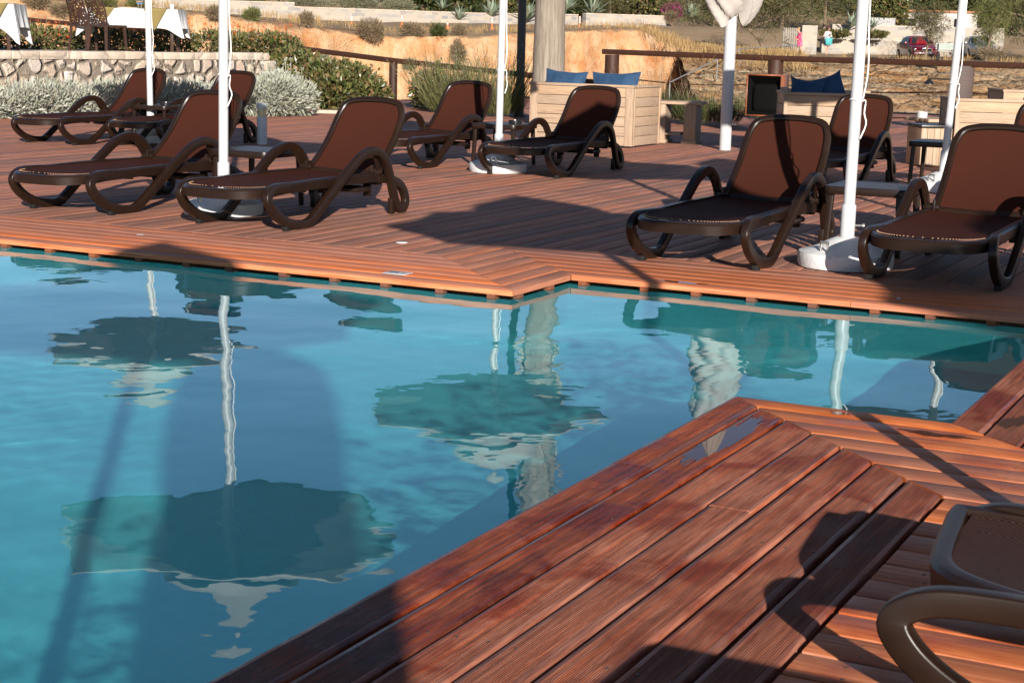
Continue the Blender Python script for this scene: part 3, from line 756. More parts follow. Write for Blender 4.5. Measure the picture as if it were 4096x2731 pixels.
def bush(name, blobs, n, ln, wr, mat, label, cat, group=None, seed=1, up=.35, stems=True, curl=0.0, jit=.55, loc=None, shell=.5):
    rg = np.random.default_rng(seed); B = np.array(blobs, float); o0 = B[:, :3].mean(0).copy(); o0[2] = B[:, 2].min() - B[0, 5] if loc is None else loc[2]
    if loc is not None: o0[:2] = loc[:2]
    B[:, :3] -= o0
    P, d = blob_leaves(rg, B, n, shell); D = d + unit(rg, n) * jit + np.array([0, 0, up]); L = ln * rg.uniform(.6, 1.25, n)
    ok = P[:, 2] > -.02; P, D, L = P[ok], D[ok], L[ok]
    V, F = leaf_mesh(P, D, L, wr, seed, curl=curl)
    r = empty(name, tuple(o0), 0, label, cat, group); mk_leaves('foliage', V, F, mat, r)
    if stems:
        m = MB()
        for k in range(5 + len(B)):
            b = B[k % len(B)]; a = rg.uniform(0, 6.28); rr_ = min(b[3], b[4]) * .7
            m.tube(spline([(b[0] * .6 + .1 * math.cos(a) * rr_, b[1] * .6 + .1 * math.sin(a) * rr_, 0), (b[0] + .4 * rr_ * math.cos(a), b[1] + .4 * rr_ * math.sin(a), b[2] * .7), (b[0] + rr_ * math.cos(a), b[1] + rr_ * math.sin(a), b[2] + b[5] * .5)], 3), max(.006, .012 * b[5] * 2), 5)
        m.build('stems', M['bark'], r)
    return r

# ------------------------------------------------------------------ stone wall of the terrace, terrace floor
def rubble_mat(name, stones, mortar, scale, mw=.045, bumpd=.02, squash=(1, 1, 1), rough=.85):
    t = NT(name); v = t.coord('Object', squash)
    nz = t.N('ShaderNodeTexNoise'); nz.inputs['Scale'].default_value = scale * .9; nz.inputs['Detail'].default_value = 3; t.L(v, nz.inputs['Vector'])
    mxv = t.N('ShaderNodeMix', data_type='RGBA'); mxv.inputs[0].default_value = .22 / scale * 2.2; t.L(v, mxv.inputs[6]); t.L(nz.outputs['Color'], mxv.inputs[7])
    e = t.N('ShaderNodeTexVoronoi', feature='DISTANCE_TO_EDGE'); e.inputs['Scale'].default_value = scale; e.inputs['Randomness'].default_value = .82; t.L(mxv.outputs[2], e.inputs['Vector'])
    c = t.N('ShaderNodeTexVoronoi', feature='F1'); c.inputs['Scale'].default_value = scale; c.inputs['Randomness'].default_value = .82; t.L(mxv.outputs[2], c.inputs['Vector'])
    sep = t.N('ShaderNodeSeparateColor'); t.L(c.outputs['Color'], sep.inputs[0])
    st = t.ramp(sep.outputs[0], [(i / (len(stones) - 1), s) for i, s in enumerate(stones)])
    fine = t.noise(v, scale * 7, 5, .65); st = t.mix(t.math('MULTIPLY', fine, .55), st, t.mix(1.0, st, (.55, .5, .46), 'MULTIPLY'))
    mk = t.ramp(e.outputs['Distance'], [(mw, (0, 0, 0)), (mw + .03, (1, 1, 1))])
    t.base(t.mix(mk, mortar, st), rough, .25)
    h = t.math('ADD', t.math('MULTIPLY', t.ramp(e.outputs['Distance'], [(mw * .6, (0, 0, 0)), (mw + .13, (1, 1, 1))]), 1.0), t.math('MULTIPLY', fine, .35))
    t.bump(h, 1.0, bumpd); return t.m
M['rubble'] = rubble_mat('terrace rubble stone', [(.46, .37, .30), (.53, .44, .36), (.56, .49, .42), (.48, .41, .36), (.52, .40, .29), (.44, .35, .30)], (.21, .17, .13), 5.0, .08, .06, (1, 1, 1.1))
M['capstone'] = rubble_mat('terrace cap stones', [(.46, .37, .29), (.55, .46, .37), (.50, .43, .36)], (.30, .24, .19), 1.5, .0, .03, (1, 1, 1))
def ashlar_mat():
    t = NT('pale grey coursed stone'); c = t.N('ShaderNodeTexCoord'); s = t.N('ShaderNodeSeparateXYZ'); t.L(c.outputs['Object'], s.inputs[0]); cb = t.N('ShaderNodeCombineXYZ')
    t.L(t.math('ADD', s.outputs['X'], t.math('MULTIPLY', s.outputs['Y'], .45)), cb.inputs[0]); t.L(s.outputs['Z'], cb.inputs[1])
    nz = t.N('ShaderNodeTexNoise'); nz.inputs['Scale'].default_value = 1.7; t.L(cb.outputs[0], nz.inputs['Vector']); mv = t.N('ShaderNodeMix', data_type='RGBA'); mv.inputs[0].default_value = .16; t.L(cb.outputs[0], mv.inputs[6]); t.L(nz.outputs['Color'], mv.inputs[7])
    b = t.N('ShaderNodeTexBrick'); t.L(mv.outputs[2], b.inputs['Vector']); b.inputs['Scale'].default_value = 1.0; b.inputs['Brick Width'].default_value = .46; b.inputs['Row Height'].default_value = .21; b.inputs['Mortar Size'].default_value = .014; b.offset = .43; b.squash = 1.5; b.squash_frequency = 3
    b.inputs['Color1'].default_value = (0, 0, 0, 1); b.inputs['Color2'].default_value = (1, 1, 1, 1); b.inputs['Mortar'].default_value = (.5, .5, .5, 1); f = t.noise(c.outputs['Object'], 9, 5, .7)
    col_ = t.ramp(b.outputs['Color'], [(0, (.20, .20, .21)), (.25, (.34, .295, .24)), (.5, (.38, .33, .27)), (.7, (.27, .26, .255)), (.85, (.42, .36, .28)), (1, (.30, .285, .27))])
    col_ = t.mix(t.math('MULTIPLY', f, .5), col_, (.20, .17, .14)); col_ = t.mix(b.outputs['Fac'], col_, (.33, .28, .22)); t.base(col_, .9, .15); t.bump(f, .6, .03); return t.m
M['ashlar'] = ashlar_mat()
wa, wb = np.array([-10.2, 18.6]), np.array([-4.12, 27.85]); wl = float(np.linalg.norm(wb - wa)); wdir = math.atan2(*(wb - wa)[::-1])
r = empty('terrace_wall', (wa[0], wa[1], 0), wdir, 'low rubble stone terrace wall with a row of cap stones behind the silver hedge', 'stone wall')
rg = np.random.default_rng(11); fN = sines(31, 14, .12, .5)
nx_, nz_ = 300, 26
X_, Z_ = np.meshgrid(np.linspace(0, wl, nx_), np.linspace(-.1, .76, nz_)); Y_ = -.02 - .012 * fN(X_, Z_ * 1.3)
V = np.stack([X_, Y_, Z_], -1).reshape(-1, 3); idx = np.arange(nx_ * nz_).reshape(nz_, nx_); F = np.stack([idx[:-1, :-1], idx[:-1, 1:], idx[1:, 1:], idx[1:, :-1]], -1).reshape(-1, 4)
raw_mesh('stone_face', V, F, M['rubble'], r, True)
m = MB(); m.box((0, 0, -.1), (wl, .40, .76)); m.build('core', M['rubble'], r, sharp=None)
x = 0.0; rr = random.Random(8); m = MB()
while x < wl - .25:
    w_ = rr.uniform(.28, .52); m.rbox((x + .010, -.035 + rr.uniform(-.012, .012), .762), (min(wl, x + w_) - .006, .42, .878 + rr.uniform(-.008, .006)), .016); x += w_
m.build('cap_stones', M['capstone'], r)
m = MB()
for k in range(5): m.rbox((wl - (.34 if k % 2 else .22), -.06, -.1 + k * .172), (wl + .02, .35, -.1 + (k + 1) * .172 - .008), .02)
m.build('corner_stones', M['capstone'], r)
# little plaque with a dark drawing on the wall
def wallpt(s, y, z): return Matrix.Translation((wa[0], wa[1], 0)) @ Matrix.Rotation(wdir, 4, 'Z') @ Vector((s, y, z))
M['plaque'] = plain('weathered white plaque', (.55, .50, .45), .6, .3); M['ink'] = plain('dark ink', (.03, .03, .03), .6, .3)
mm = Matrix.Translation((wa[0], wa[1], 0)) @ Matrix.Rotation(wdir, 4, 'Z')
r = empty('wall_plaque', tuple(wallpt(6.58, -.075, .525)), wdir, 'small pale plaque with a dark drawing fixed to the rubble stone wall', 'plaque')
m = MB(); m.rbox((-.060, -.012, -.065), (.060, .03, .065), .004); m.build('plate', M['plaque'], r)
m = MB()
for pts in ([(-.035, .02), (-.02, .038), (0, .035), (.005, .018), (-.01, .008), (-.035, .02)], [(.012, .045), (.03, .038), (.045, .045)], [(.03, .04), (.028, .005), (.022, -.02)], [(.03, .04), (.045, .015)], [(.03, .04), (.012, .022)], [(-.04, -.03), (-.02, -.012), (.0, -.02), (.02, -.015)], [(-.03, -.04), (-.05, -.05)]):
    m.tube([(x, -.0125, z) for x, z in pts], .0035, 5)
m.build('drawing', M['ink'], r)
M['terrace'] = plain('terrace paving', (.30, .25, .20), .85, .2, var=.2, scale=3)
m = MB(); m.smooth = False
nv = np.array([-(wb - wa)[1], (wb - wa)[0]]) / wl
q = [wa + nv * .3, wb + nv * .3 + (wb - wa) / wl * -.05, wb + nv * 9, wa + nv * 9 - (wb - wa) * .4, wa + nv * .3 - (wb - wa) * .4]
m.add([(p[0], p[1], .85) for p in q] + [(p[0], p[1], -1.5) for p in q], [(0, 1, 2, 3, 4), (1, 6, 7, 2), (2, 7, 8, 3), (0, 5, 6, 1), (3, 8, 9, 4), (4, 9, 5, 0)])
tag(m.build('terrace_floor', M['terrace'], sharp=None), kind='structure')
# ------------------------------------------------------------------ hedge and shrubs near the deck
nh = -nv; wd_ = (wb - wa) / wl
blobs = []; rr = random.Random(3)
s_ = 1.0
while s_ < 9.6:
    p = wa + wd_ * s_ + nh * (.62 + rr.uniform(-.08, .08)); h = rr.uniform(.24, .32); blobs.append((p[0], p[1], .17 + rr.uniform(-.03, .05), .46, .46, h * .92)); s_ += rr.uniform(.26, .4)
rg_ = np.random.default_rng(2)
bush('silver_hedge', blobs, 17000, .085, .27, M['lf_silver'], 'long silver grey hedge of narrow leaves along the foot of the rubble wall', 'hedge', seed=5, up=.55, curl=.12, loc=(-6.5, 22.2, 0))
blobs = [(-3.62, 24.5, .30, .46, .42, .30), (-3.35, 24.8, .26, .36, .36, .28), (-3.95, 24.4, .28, .40, .38, .28), (-3.6, 24.7, .42, .32, .32, .22)]
sb = bush('silver_shrub', blobs, 7500, .085, .26, M['lf_silver'], 'round silver grey shrub with upright flower stalks at the end of the hedge', 'shrub', seed=6, up=.5, curl=.12, loc=(-3.6, 24.6, 0))
m = MB(); rr = random.Random(12)
for k in range(26):
    x, y = rr.uniform(-.42, .40), rr.uniform(-.3, .3); h = rr.uniform(.62, .84)
    m.tube([(x, y, .45), (x + rr.uniform(-.03, .03), y, h)], .004, 5)
    for q_ in range(4): m.lathe([(.003, -.010), (.013, 0), (.003, .012)], 6, (x + rr.uniform(-.025, .025), y + rr.uniform(-.02, .02), h + rr.uniform(-.01, .03)))
m.build('flower_stalks', M['lf_silver'], sb)
GS = 'broad leaved green shrubs by the timber rail'
for i, (bl, n, lab) in enumerate([
    ([(-3.25, 27.6, .36, .62, .5, .42), (-3.0, 27.2, .24, .5, .4, .3), (-3.7, 28.4, .52, .55, .5, .38), (-3.9, 28.7, .68, .4, .4, .28)], 5000, 'glossy green shrub with leggy top twigs next to the end of the stone wall'),
    ([(-2.72, 27.5, .30, .52, .5, .38), (-2.45, 27.3, .22, .36, .4, .26), (-2.95, 28.2, .42, .45, .5, .34)], 4200, 'glossy green shrub growing left of the timber rail post'),
    ([(-1.50, 28.6, .28, .36, .5, .36), (-1.25, 28.3, .24, .36, .4, .28)], 2000, 'smaller green shrub growing right of the timber rail post')]):
    bush('green_shrub', bl, n, .098, .52, M['lf_green'], lab, 'shrub', GS, seed=20 + i, up=.4, jit=.9, loc=(bl[0][0], bl[0][1], 0))
    m = MB(); rr = random.Random(40 + i); rgx = np.random.default_rng(60 + i); Cs = []; Ds = []
    top = kids(bpy.data.objects[[o_.name for o_ in col.objects if o_.name.startswith('green_shrub')][-1]])[0].parent
    for k in range(11):
        b = bl[rr.randrange(len(bl))]; x, y = b[0] - bl[0][0] + rr.uniform(-.35, .35), b[1] - bl[0][1] + rr.uniform(-.2, .2); h0 = b[2] + b[5] * .7; h1 = h0 + rr.uniform(.14, .32); lx = rr.uniform(-.08, .08)
        for q_ in range(9): t_ = rr.uniform(.2, 1); Cs.append((x + lx * t_, y, h0 + (h1 - h0) * t_)); Ds.append((rr.uniform(-1, 1), rr.uniform(-1, 1), rr.uniform(.1, .9)))
    V, F = leaf_mesh(np.array(Cs), np.array(Ds), .085 * rgx.uniform(.7, 1.2, len(Cs)), .5, 3); mk_leaves('leafy_shoots', V, F, M['lf_green'], top)
LV = 'lavender clumps between rail and deck'
for i, (x, y, w_, h, n, lab) in enumerate([(-1.05, 27.0, .62, .62, 3600, 'dark olive flowering lavender clump behind the half hidden lounger'), (-.35, 26.2, .55, .66, 3600, 'olive lavender clump with pale pink florets beside the black lamp post'), (-1.3, 28.8, .6, .55, 2000, 'pale twiggy lavender clump close under the sloping rail'), (2.2, 25.5, .6, .6, 2400, 'dark wiry lavender clump behind the small wooden bench'), (2.9, 25.0, .7, .55, 2600, 'dark wiry lavender clump behind the thick white parasol pole'), (3.9, 24.6, .6, .5, 1900, 'dark wiry lavender clump under the loudspeaker')]):
    rg = np.random.default_rng(70 + i); r = empty('lavender', (x, y, 0), 0, lab, 'lavender', LV)
    a = rg.uniform(0, 6.28, n); q = np.sqrt(rg.random(n)); C0 = np.stack([q * w_ * .6 * np.cos(a), q * w_ * .5 * np.sin(a), np.zeros(n)], 1)
    D = np.stack([np.cos(a) * q * .55, np.sin(a) * q * .55, np.ones(n)], 1) + rg.normal(size=(n, 3)) * .16; L = h * rg.uniform(.35, 1.0, n)
    C1 = C0 + D * (L * rg.uniform(0, .5, n))[:, None]
    V, F = leaf_mesh(C1, D, L * .5, .030, 3); mk_leaves('blades', V, F, M['lf_dark'] if i >= 3 else M['lf_lav'], r)
    nf = 60 if i >= 3 else 330
    k = rg.choice(n, nf); T = C0[k] + D[k] * (h * rg.uniform(.8, 1.45, nf))[:, None]
    V, F = leaf_mesh(np.repeat(T, 2, 0), unit(rg, 2 * nf), .017, .7, 4); mk_leaves('florets', V, F, M['fl_white'] if i < 3 else M['lf_dry'], r)
    V, F = leaf_mesh(C0[k] + D[k] * .15, T - C0[k] - D[k] * .15, np.linalg.norm(T - C0[k], axis=1), .010, 4); mk_leaves('flower_stems', V, F, M['lf_lav'] if i < 3 else M['lf_dry'], r)
for i, (x, y, lab) in enumerate([(-8.9, 27.2, 'flowering shrub at the far left of the terrace, partly shaded'), (-8.0, 27.6, 'shrub with red and orange flowers left of the perforated chair'), (-7.1, 28.1, 'low flowering shrub seen under the white tablecloth'), (-6.2, 28.6, 'flowering shrub right of the parasol pole on the terrace'), (-5.3, 29.1, 'flowering shrub beside the right hand tablecloth corner'), (-4.55, 29.4, 'flowering shrub at the end of the terrace under the sloping rail')]):
    z0 = .85; r = bush('flowering_shrub', [(x, y, z0 + .16, .5, .4, .22), (x + .3, y + .1, z0 + .14, .4, .4, .2)], 1500, .075, .6, M['lf_green'], lab, 'shrub', 'flowering shrubs on the terrace', seed=90 + i, up=.5, jit=.9, loc=(x, y, z0))
    rg = np.random.default_rng(120 + i); nf = 26; T = np.stack([rg.uniform(-.45, .65, nf), rg.uniform(-.35, .25, nf), rg.uniform(.22, .52, nf)], 1)
    V, F = leaf_mesh(np.repeat(T, 7, 0) + rg.normal(size=(7 * nf, 3)) * .012, unit(rg, 7 * nf), .030, .8, 4); mk_leaves('blossoms', V, F, M['fl_red'], r)
    V, F = leaf_mesh(T * np.array([1, 1, 0]) + np.array([0, 0, .12]), T * np.array([0, 0, 1.0]) + np.array([.02, .01, .03]), T[:, 2], .03, 4); mk_leaves('flower_stems', V, F, M['lf_green'], r)
# pale kerb stone
m = MB(); m.rbox((-3.2, 25.75, -.02), (-2.0, 26.0, .05), .02); o = m.build('kerb_stone', M['capstone']); tag(o, kind='structure')

# ------------------------------------------------------------------ terrace tables and chairs
def cloth_mat(name, c):
    t = NT(name); v = t.coord('Object'); n = t.noise(v, 6, 4); t.base(t.ramp(n, [(.3, tuple(x * .93 for x in c)), (.7, c)]), .85, .1); t.bump(t.noise(v, 14, 3), .25, .01); return t.m
M['linen'] = cloth_mat('white linen', (.50, .495, .49)); M['olive'] = cloth_mat('olive cloth', (.20, .155, .060))
M['chair_br'] = plain('dark brown glossy resin', (.045, .022, .014), .28, .5, var=.2)
def holes_mat():
    t = NT('perforated chair shell'); v = t.coord('Object'); e = t.N('ShaderNodeTexVoronoi', feature='DISTANCE_TO_EDGE'); e.inputs['Scale'].default_value = 21; t.L(v, e.inputs['Vector'])
    t.base((.050, .024, .015), .25, .5); tr = t.N('ShaderNodeBsdfTransparent'); mx = t.N('ShaderNodeMixShader'); k = t.math('GREATER_THAN', e.outputs['Distance'], .135)
    t.L(k, mx.inputs[0]); t.L(t.b.outputs[0], mx.inputs[1]); t.L(tr.outputs[0], mx.inputs[2]); t.L(mx.outputs[0], t.out.inputs[0]); return t.m
M['holes'] = holes_mat()
def drape(name, label, cat, w, d, h, drop, mat, loc, rz, group=None, flare=.035, corner=.16, seed=1):
    """a cloth over a table: flat top then hanging folds, corners hang lower"""
    rg = random.Random(seed); N_ = 120; P = []; per = []
    for k in range(N_):
        s_ = k / N_ * 4; e = int(s_); f = s_ - e; cs = [(-w, -d), (w, -d), (w, d), (-w, d)]; a, b = cs[e], cs[(e + 1) % 4]; per.append((a[0] + (b[0] - a[0]) * f, a[1] + (b[1] - a[1]) * f, min(f, 1 - f)))
    nr = 11; ph = rg.uniform(0, 6)
    for j in range(nr):
        t_ = j / (nr - 1)
        for k, (x, y, cdist) in enumerate(per):
            if j < 3: q = (j + .02) / 3 if j else .02; P.append((x * q, y * q, h)); continue
            t2 = (j - 3) / (nr - 4); cor = math.exp(-(cdist / .09) ** 2); dr = drop + corner * cor
            out = 1 + 0; fold = math.sin(k * .52 + ph) * .016 + math.sin(k * 1.13 + ph * 2) * .010
            l = math.hypot(x, y); nx_, ny_ = x / l, y / l; o_ = (flare * t2 + fold * t2 * 1.4 + .012 + cor * .07 * t2)
            P.append((x + nx_ * o_, y + ny_ * o_, h - .004 - dr * t2))
    m = MB(); m.grid(P, N_, nr, closed_x=True); m.add([P[k] for k in range(N_)], [tuple(range(N_))])
    o = m.build(name, mat, sharp=70); o.location = loc; o.rotation_euler = (0, 0, rz); return tag(o, label, cat, group)
def overlay(loc, rz, h, half, tip, mat, label, d):
    """square cloth laid diagonally: flat diamond with its front and back corners hanging down"""
    m = MB(); n = 12; P = []
    # front triangle, flat middle, back triangle
    for j in range(n + 1):
        t_ = j / n; hw = half * (1 - t_); P.append((-hw, -d - .028 - .035 * t_, h + .004 - tip * t_)); P.append((hw, -d - .028 - .035 * t_, h + .004 - tip * t_))
    fs = [(2 * j, 2 * j + 1, 2 * j + 3, 2 * j + 2) for j in range(n)]; m.add(P, fs)
    m.add([(-half, -d - .028, h + .004), (half, -d - .028, h + .004), (half, d, h + .004), (-half, d, h + .004)], [(0, 1, 2, 3)])
    o = m.build('table_runner', mat, sharp=None); o.location = loc; o.rotation_euler = (0, 0, rz)
    sm = o.modifiers.new('thick', 'SOLIDIFY'); sm.thickness = .003
    return tag(o, label, 'table cloth', 'olive cloths on the terrace tables')
TZ = .85
def dining_table(loc, rz, w, d, label):
    r = empty('dining_table', loc, rz, label, 'dining table', 'terrace dining tables'); m = MB(); m.rbox((-w, -d, .655), (w, d, .69), .008); m.build('table_top', M['chair_br'], r)
    for sx in (-1, 1):
        for sy in (-1, 1): m = MB(); m.rbox((sx * (w - .09) - .025, sy * (d - .09) - .025, 0), (sx * (w - .09) + .025, sy * (d - .09) + .025, .655), .005); m.build('leg', M['chair_br'], r)
dining_table((-6.33, 27.35, TZ), .03, .76, .36, 'long dining table under white and olive cloths on the upper terrace')
drape('tablecloth', 'white tablecloth with hanging corners on the long terrace table', 'tablecloth', .77, .37, .694, .30, M['linen'], (-6.33, 27.35, TZ), .03, 'white tablecloths', seed=2)
overlay((-6.75, 27.35, TZ), .03, .697, .20, .27, M['olive'], 'olive cloth corner half hidden by the perforated chair', .37)
overlay((-5.90, 27.35, TZ), .03, .697, .19, .34, M['olive'], 'olive cloth triangle hanging right of the parasol pole', .37)
dining_table((-8.30, 25.2, TZ), .05, .72, .36, 'dining table under white cloth at the left picture edge')
drape('tablecloth', 'white tablecloth on the terrace table cut by the left picture edge', 'tablecloth', .73, .37, .694, .34, M['linen'], (-8.30, 25.2, TZ), .05, 'white tablecloths', corner=.26, seed=5)
overlay((-7.78, 25.2, TZ), .05, .697, .15, .26, M['olive'], 'olive cloth corner on the table at the left edge', .37)
def make_chair():
    r = empty('terrace_chair'); m = MB(); P = []
    for j in range(10):
        t_ = j / 9; z = .42 + .38 * t_
        for i in range(13):
            q = -1 + i / 6; P.append((q * .205 * (1 - .06 * t_), -.21 - .10 * t_ ** 1.4 + .05 * (1 - q * q) * -1 + .045, z))
    m.grid(P, 13, 10); o_ = m.build('perforated_back', M['holes'], r); sm = o_.modifiers.new('thick', 'SOLIDIFY'); sm.thickness = .010
    m = MB(); m.sweep([(-.205, -.165, .40), (-.200, -.20, .62), (-.190, -.262, .80), (-.1, -.30, .812), (0, -.305, .815), (.1, -.30, .812), (.190, -.262, .80), (.200, -.20, .62), (.205, -.165, .40)], rrect(.011, .013, .006, 2), up=(1, 0, 0)); m.build('back_rim', M['chair_br'], r)
    m = MB(); m.rbox((-.21, -.19, .385), (.21, .23, .42), .015); m.build('seat', M['chair_br'], r)
    for sx in (-1, 1):
        for sy, lx in ((-1, .03), (1, .02)): m = MB(); m.sweep([(sx * .185, sy * .18, .39), (sx * (.185 + lx), sy * (.18 + .03), 0)], rrect(.024, .018, .008, 2), up=(1, 0, 0), scale=[1, .75]); m.build('leg', M['chair_br'], r)
    return r
ch = make_chair()
for i, (x, y, a, lab) in enumerate([(-6.47, 26.15, -.62, 'brown chair with a perforated back, pulled up to the long terrace table'), (-6.98, 26.95, -.62, 'brown perforated chair mostly hidden behind the nearer chair'), (-7.98, 24.45, .3, 'brown chair of which only a leg shows under the left table')]):
    o = ch if i == 0 else copy_tree(ch); o.location = (x, y, TZ); o.rotation_euler = (0, 0, a); tag(o, lab, 'chair', 'perforated terrace chairs')
def glass_mat():
    t = NT('clear glass'); t.base((.9, .95, 1), .02, .5); t.b.inputs['Transmission Weight'].default_value = 1; t.b.inputs['IOR'].default_value = 1.45; return t.m
M['glass'] = glass_mat()
gz = TZ + .698
for i, (x, y) in enumerate([(-6.28, 27.5), (-6.20, 27.35)]):
    m = MB(); m.lathe([(.03, 0), (.032, .003), (.005, .008), (.005, .055), (.028, .075), (.036, .105), (.032, .14), (.030, .14), (.034, .105), (.026, .078), (.003, .06)], 16)
    o = m.build('wine_glass', M['glass']); o.location = (x, y, gz); tag(o, ['wine glass farther back on the white terrace table', 'wine glass nearer the parasol pole on the white terrace table'][i], 'wine glass', 'glasses on the terrace table')
m = MB(); m.rbox((-.032, -.01, 0), (-.002, .03, .085), .006); m.rbox((.002, -.012, 0), (.034, .03, .084), .006); m.rbox((-.034, -.02, -.001), (.036, .035, .004), .001)
o = m.build('cruet_set', M['white']); o.location = (-5.74, 27.55, gz + .002); tag(o, 'white salt and pepper pair at the right end of the terrace table', 'cruet')
m = MB(); m.rbox((-.16, -.05, 0), (.16, .05, .012), .004); o = m.build('folded_napkin', M['linen']); o.location = (-6.48, 27.6, gz); o.rotation_euler = (0, 0, .3); tag(o, 'folded white napkin lying on the terrace table', 'napkin')

# ------------------------------------------------------------------ timber rails
M['timber'] = wood('brown timber darkened as shade', ((.016, .007, .005), (.040, .017, .010), (.075, .034, .02)), 'x', .8, .55, .3, .2)  # brown darkened so the colour carries the shade on rails and posts
r = empty('timber_rail', (-2.2, 29.8, 0), 0, 'weathered brown timber rail sloping down past the green shrubs', 'fence')
o0 = Vector((-2.2, 29.8, 0)); pts = [Vector(p) for p in ((-16.5, 43.5, 1.95), (-10.9, 37.2, 1.36), (-5.72, 33.0, 1.06), (-2.25, 29.8, .775), (1.5, 26.8, .53))]
for i in range(4):
    m = MB(); m.sweep([pts[i] - o0, pts[i + 1] - o0], rrect(.045, .05, .012, 2), up=(0, 0, 1)); m.build('rail', M['timber'], r)
for i in (1, 2, 3, 4):
    m = MB(); m.lathe([(.075, -1.0), (.075, pts[i].z - .04)], 16, (pts[i].x - o0.x, pts[i].y - o0.y, 0)); m.build('post', M['timber'], r)
r = empty('timber_fence', (4.15, 26.9, 0), 0, 'dark brown timber fence with round posts and rope along the right side', 'fence')
o0 = Vector((4.15, 26.9, 0)); fp = [Vector((1.62, 29.0, 1.03)), Vector((4.15, 26.9, 1.005)), Vector((6.63, 24.8, 1.01)), Vector((9.4, 22.6, 1.0))]
for i in range(3):
    m = MB(); a, b = fp[i] - o0, fp[i + 1] - o0; d = (b - a).normalized(); m.sweep([a - d * (.18 if i == 0 else 0), b], rrect(.045, .062, .018, 2), up=(0, 0, 1)); m.build('rail', M['timber'], r)
    for zz in (.60, .22):
        m = MB(); m.tube(spline([(a.x, a.y, zz), ((a.x + b.x) / 2, (a.y + b.y) / 2, zz - .07), (b.x, b.y, zz)], 6), .012, 6); m.build('rope', M['timber'], r)
for i in range(4):
    m = MB(); R_ = .125 if i != 2 else .115
    if i == 2:
        m.rbox((fp[i].x - o0.x - .13, fp[i].y - o0.y - .13, -.6), (fp[i].x - o0.x + .13, fp[i].y - o0.y + .13, .985), .02)
    else: m.lathe([(R_, -.6), (R_, .98)], 20, (fp[i].x - o0.x, fp[i].y - o0.y, 0))
    m.build('post', M['timber'], r)
r = empty('rail_lamp', (6.45, 24.75, 0), 0, 'small black downlight on a horizontal arm at the big rail post', 'lamp')
m = MB(); m.tube([(.12, .0, .775), (-.32, -.02, .785)], .013, 8); m.build('arm', M['black'], r)
m = MB(); m.lathe([(.075, -.075), (.07, -.05), (.03, -.012), (.012, .01)], 18, (-.34, -.02, .775)); m.build('lamp_shade', M['black'], r)

# ------------------------------------------------------------------ palm
M['palm'] = wood('grey palm trunk', ((.10, .08, .062), (.21, .175, .14), (.30, .26, .215)), 'z', .45, .9, .15, .1, bump=.6)
M['palm_boot'] = plain('dry palm leaf bases', (.30, .25, .20), .9, .15, var=.35, scale=14, bump=.5)
M['frond'] = leaf('palm fronds', [(.05, .075, .02), (.08, .10, .03), (.11, .12, .04)], .5, .2)
px_, py_ = .43, 24.0
r = empty('palm_tree', (px_, py_, 0), 0, 'thick pale grey palm trunk rising behind the wooden sofa', 'palm tree')
m = MB(); rg = random.Random(2); prof = []
for k in range(60):
    z = -.2 + k * .08; prof.append((.232 - .018 * z * .55 + .010 * math.exp(-(z - .3) ** 2) + rg.uniform(-.0025, .0025), z))
m.lathe(prof, 40); m.build('trunk', M['palm'], r, sharp=60)
m = MB(); m.lathe([(.15, 4.4), (.20, 4.8), (.215, 6.5), (.20, 9.2), (.12, 9.8)], 24)
for k in range(170):
    z = 2.9 + 6.4 * k / 170; a = k * 2.4; rr_ = .185 + .03 * rg.random(); c, s_ = math.cos(a), math.sin(a); w = .10
    l = .24 * rg.uniform(.7, 1.3); o_ = .10 + .12 * rg.random()
    if z < 3.6 and rg.random() < .5: continue
    m.add([(c * rr_ - s_ * w, s_ * rr_ + c * w, z - .12), (c * rr_ + s_ * w, s_ * rr_ - c * w, z - .12), (c * (rr_ + o_) + s_ * w * .4, s_ * (rr_ + o_) - c * w * .4, z + l), (c * (rr_ + o_) - s_ * w * .4, s_ * (rr_ + o_) + c * w * .4, z + l), (c * (rr_ - .05), s_ * (rr_ - .05), z + l * .3)], [(0, 1, 2, 3), (1, 4, 2), (0, 3, 4)])
m.build('leaf_bases', M['palm_boot'], r)
Cs = []; Ds = []; Ls = []; m = MB()
for k in range(34):
    a = k * 2.4; el = 1.25 - 1.5 * k / 34; L = 2.6; pts = []
    for q in range(9):
        t_ = q / 8; hx = L * (math.sin(min(1.57, .2 + t_ * 1.1)) * math.cos(el * .8)) * t_ ** .8; pts.append((math.cos(a) * (.15 + hx), math.sin(a) * (.15 + hx), 9.6 + L * t_ * math.sin(el) - 1.3 * t_ * t_))
    m.tube(pts, .022, 5)
    sp = spline(pts, 6)
    for q in range(8, len(sp) - 1):
        p, p2 = Vector(sp[q]), Vector(sp[q + 1]); d = (p2 - p).normalized(); sd = d.cross(Vector((0, 0, 1))).normalized()
        for sg in (-1, 1): Cs.append(p); Ds.append(sd * sg + d * .6 + Vector((0, 0, -.25))); Ls.append(.55)
m.build('frond_stems', M['lf_olive'], r)
V, F = leaf_mesh(np.array(Cs), np.array(Ds), np.array(Ls), .07, 3); mk_leaves('fronds', V, F, M['frond'], r)

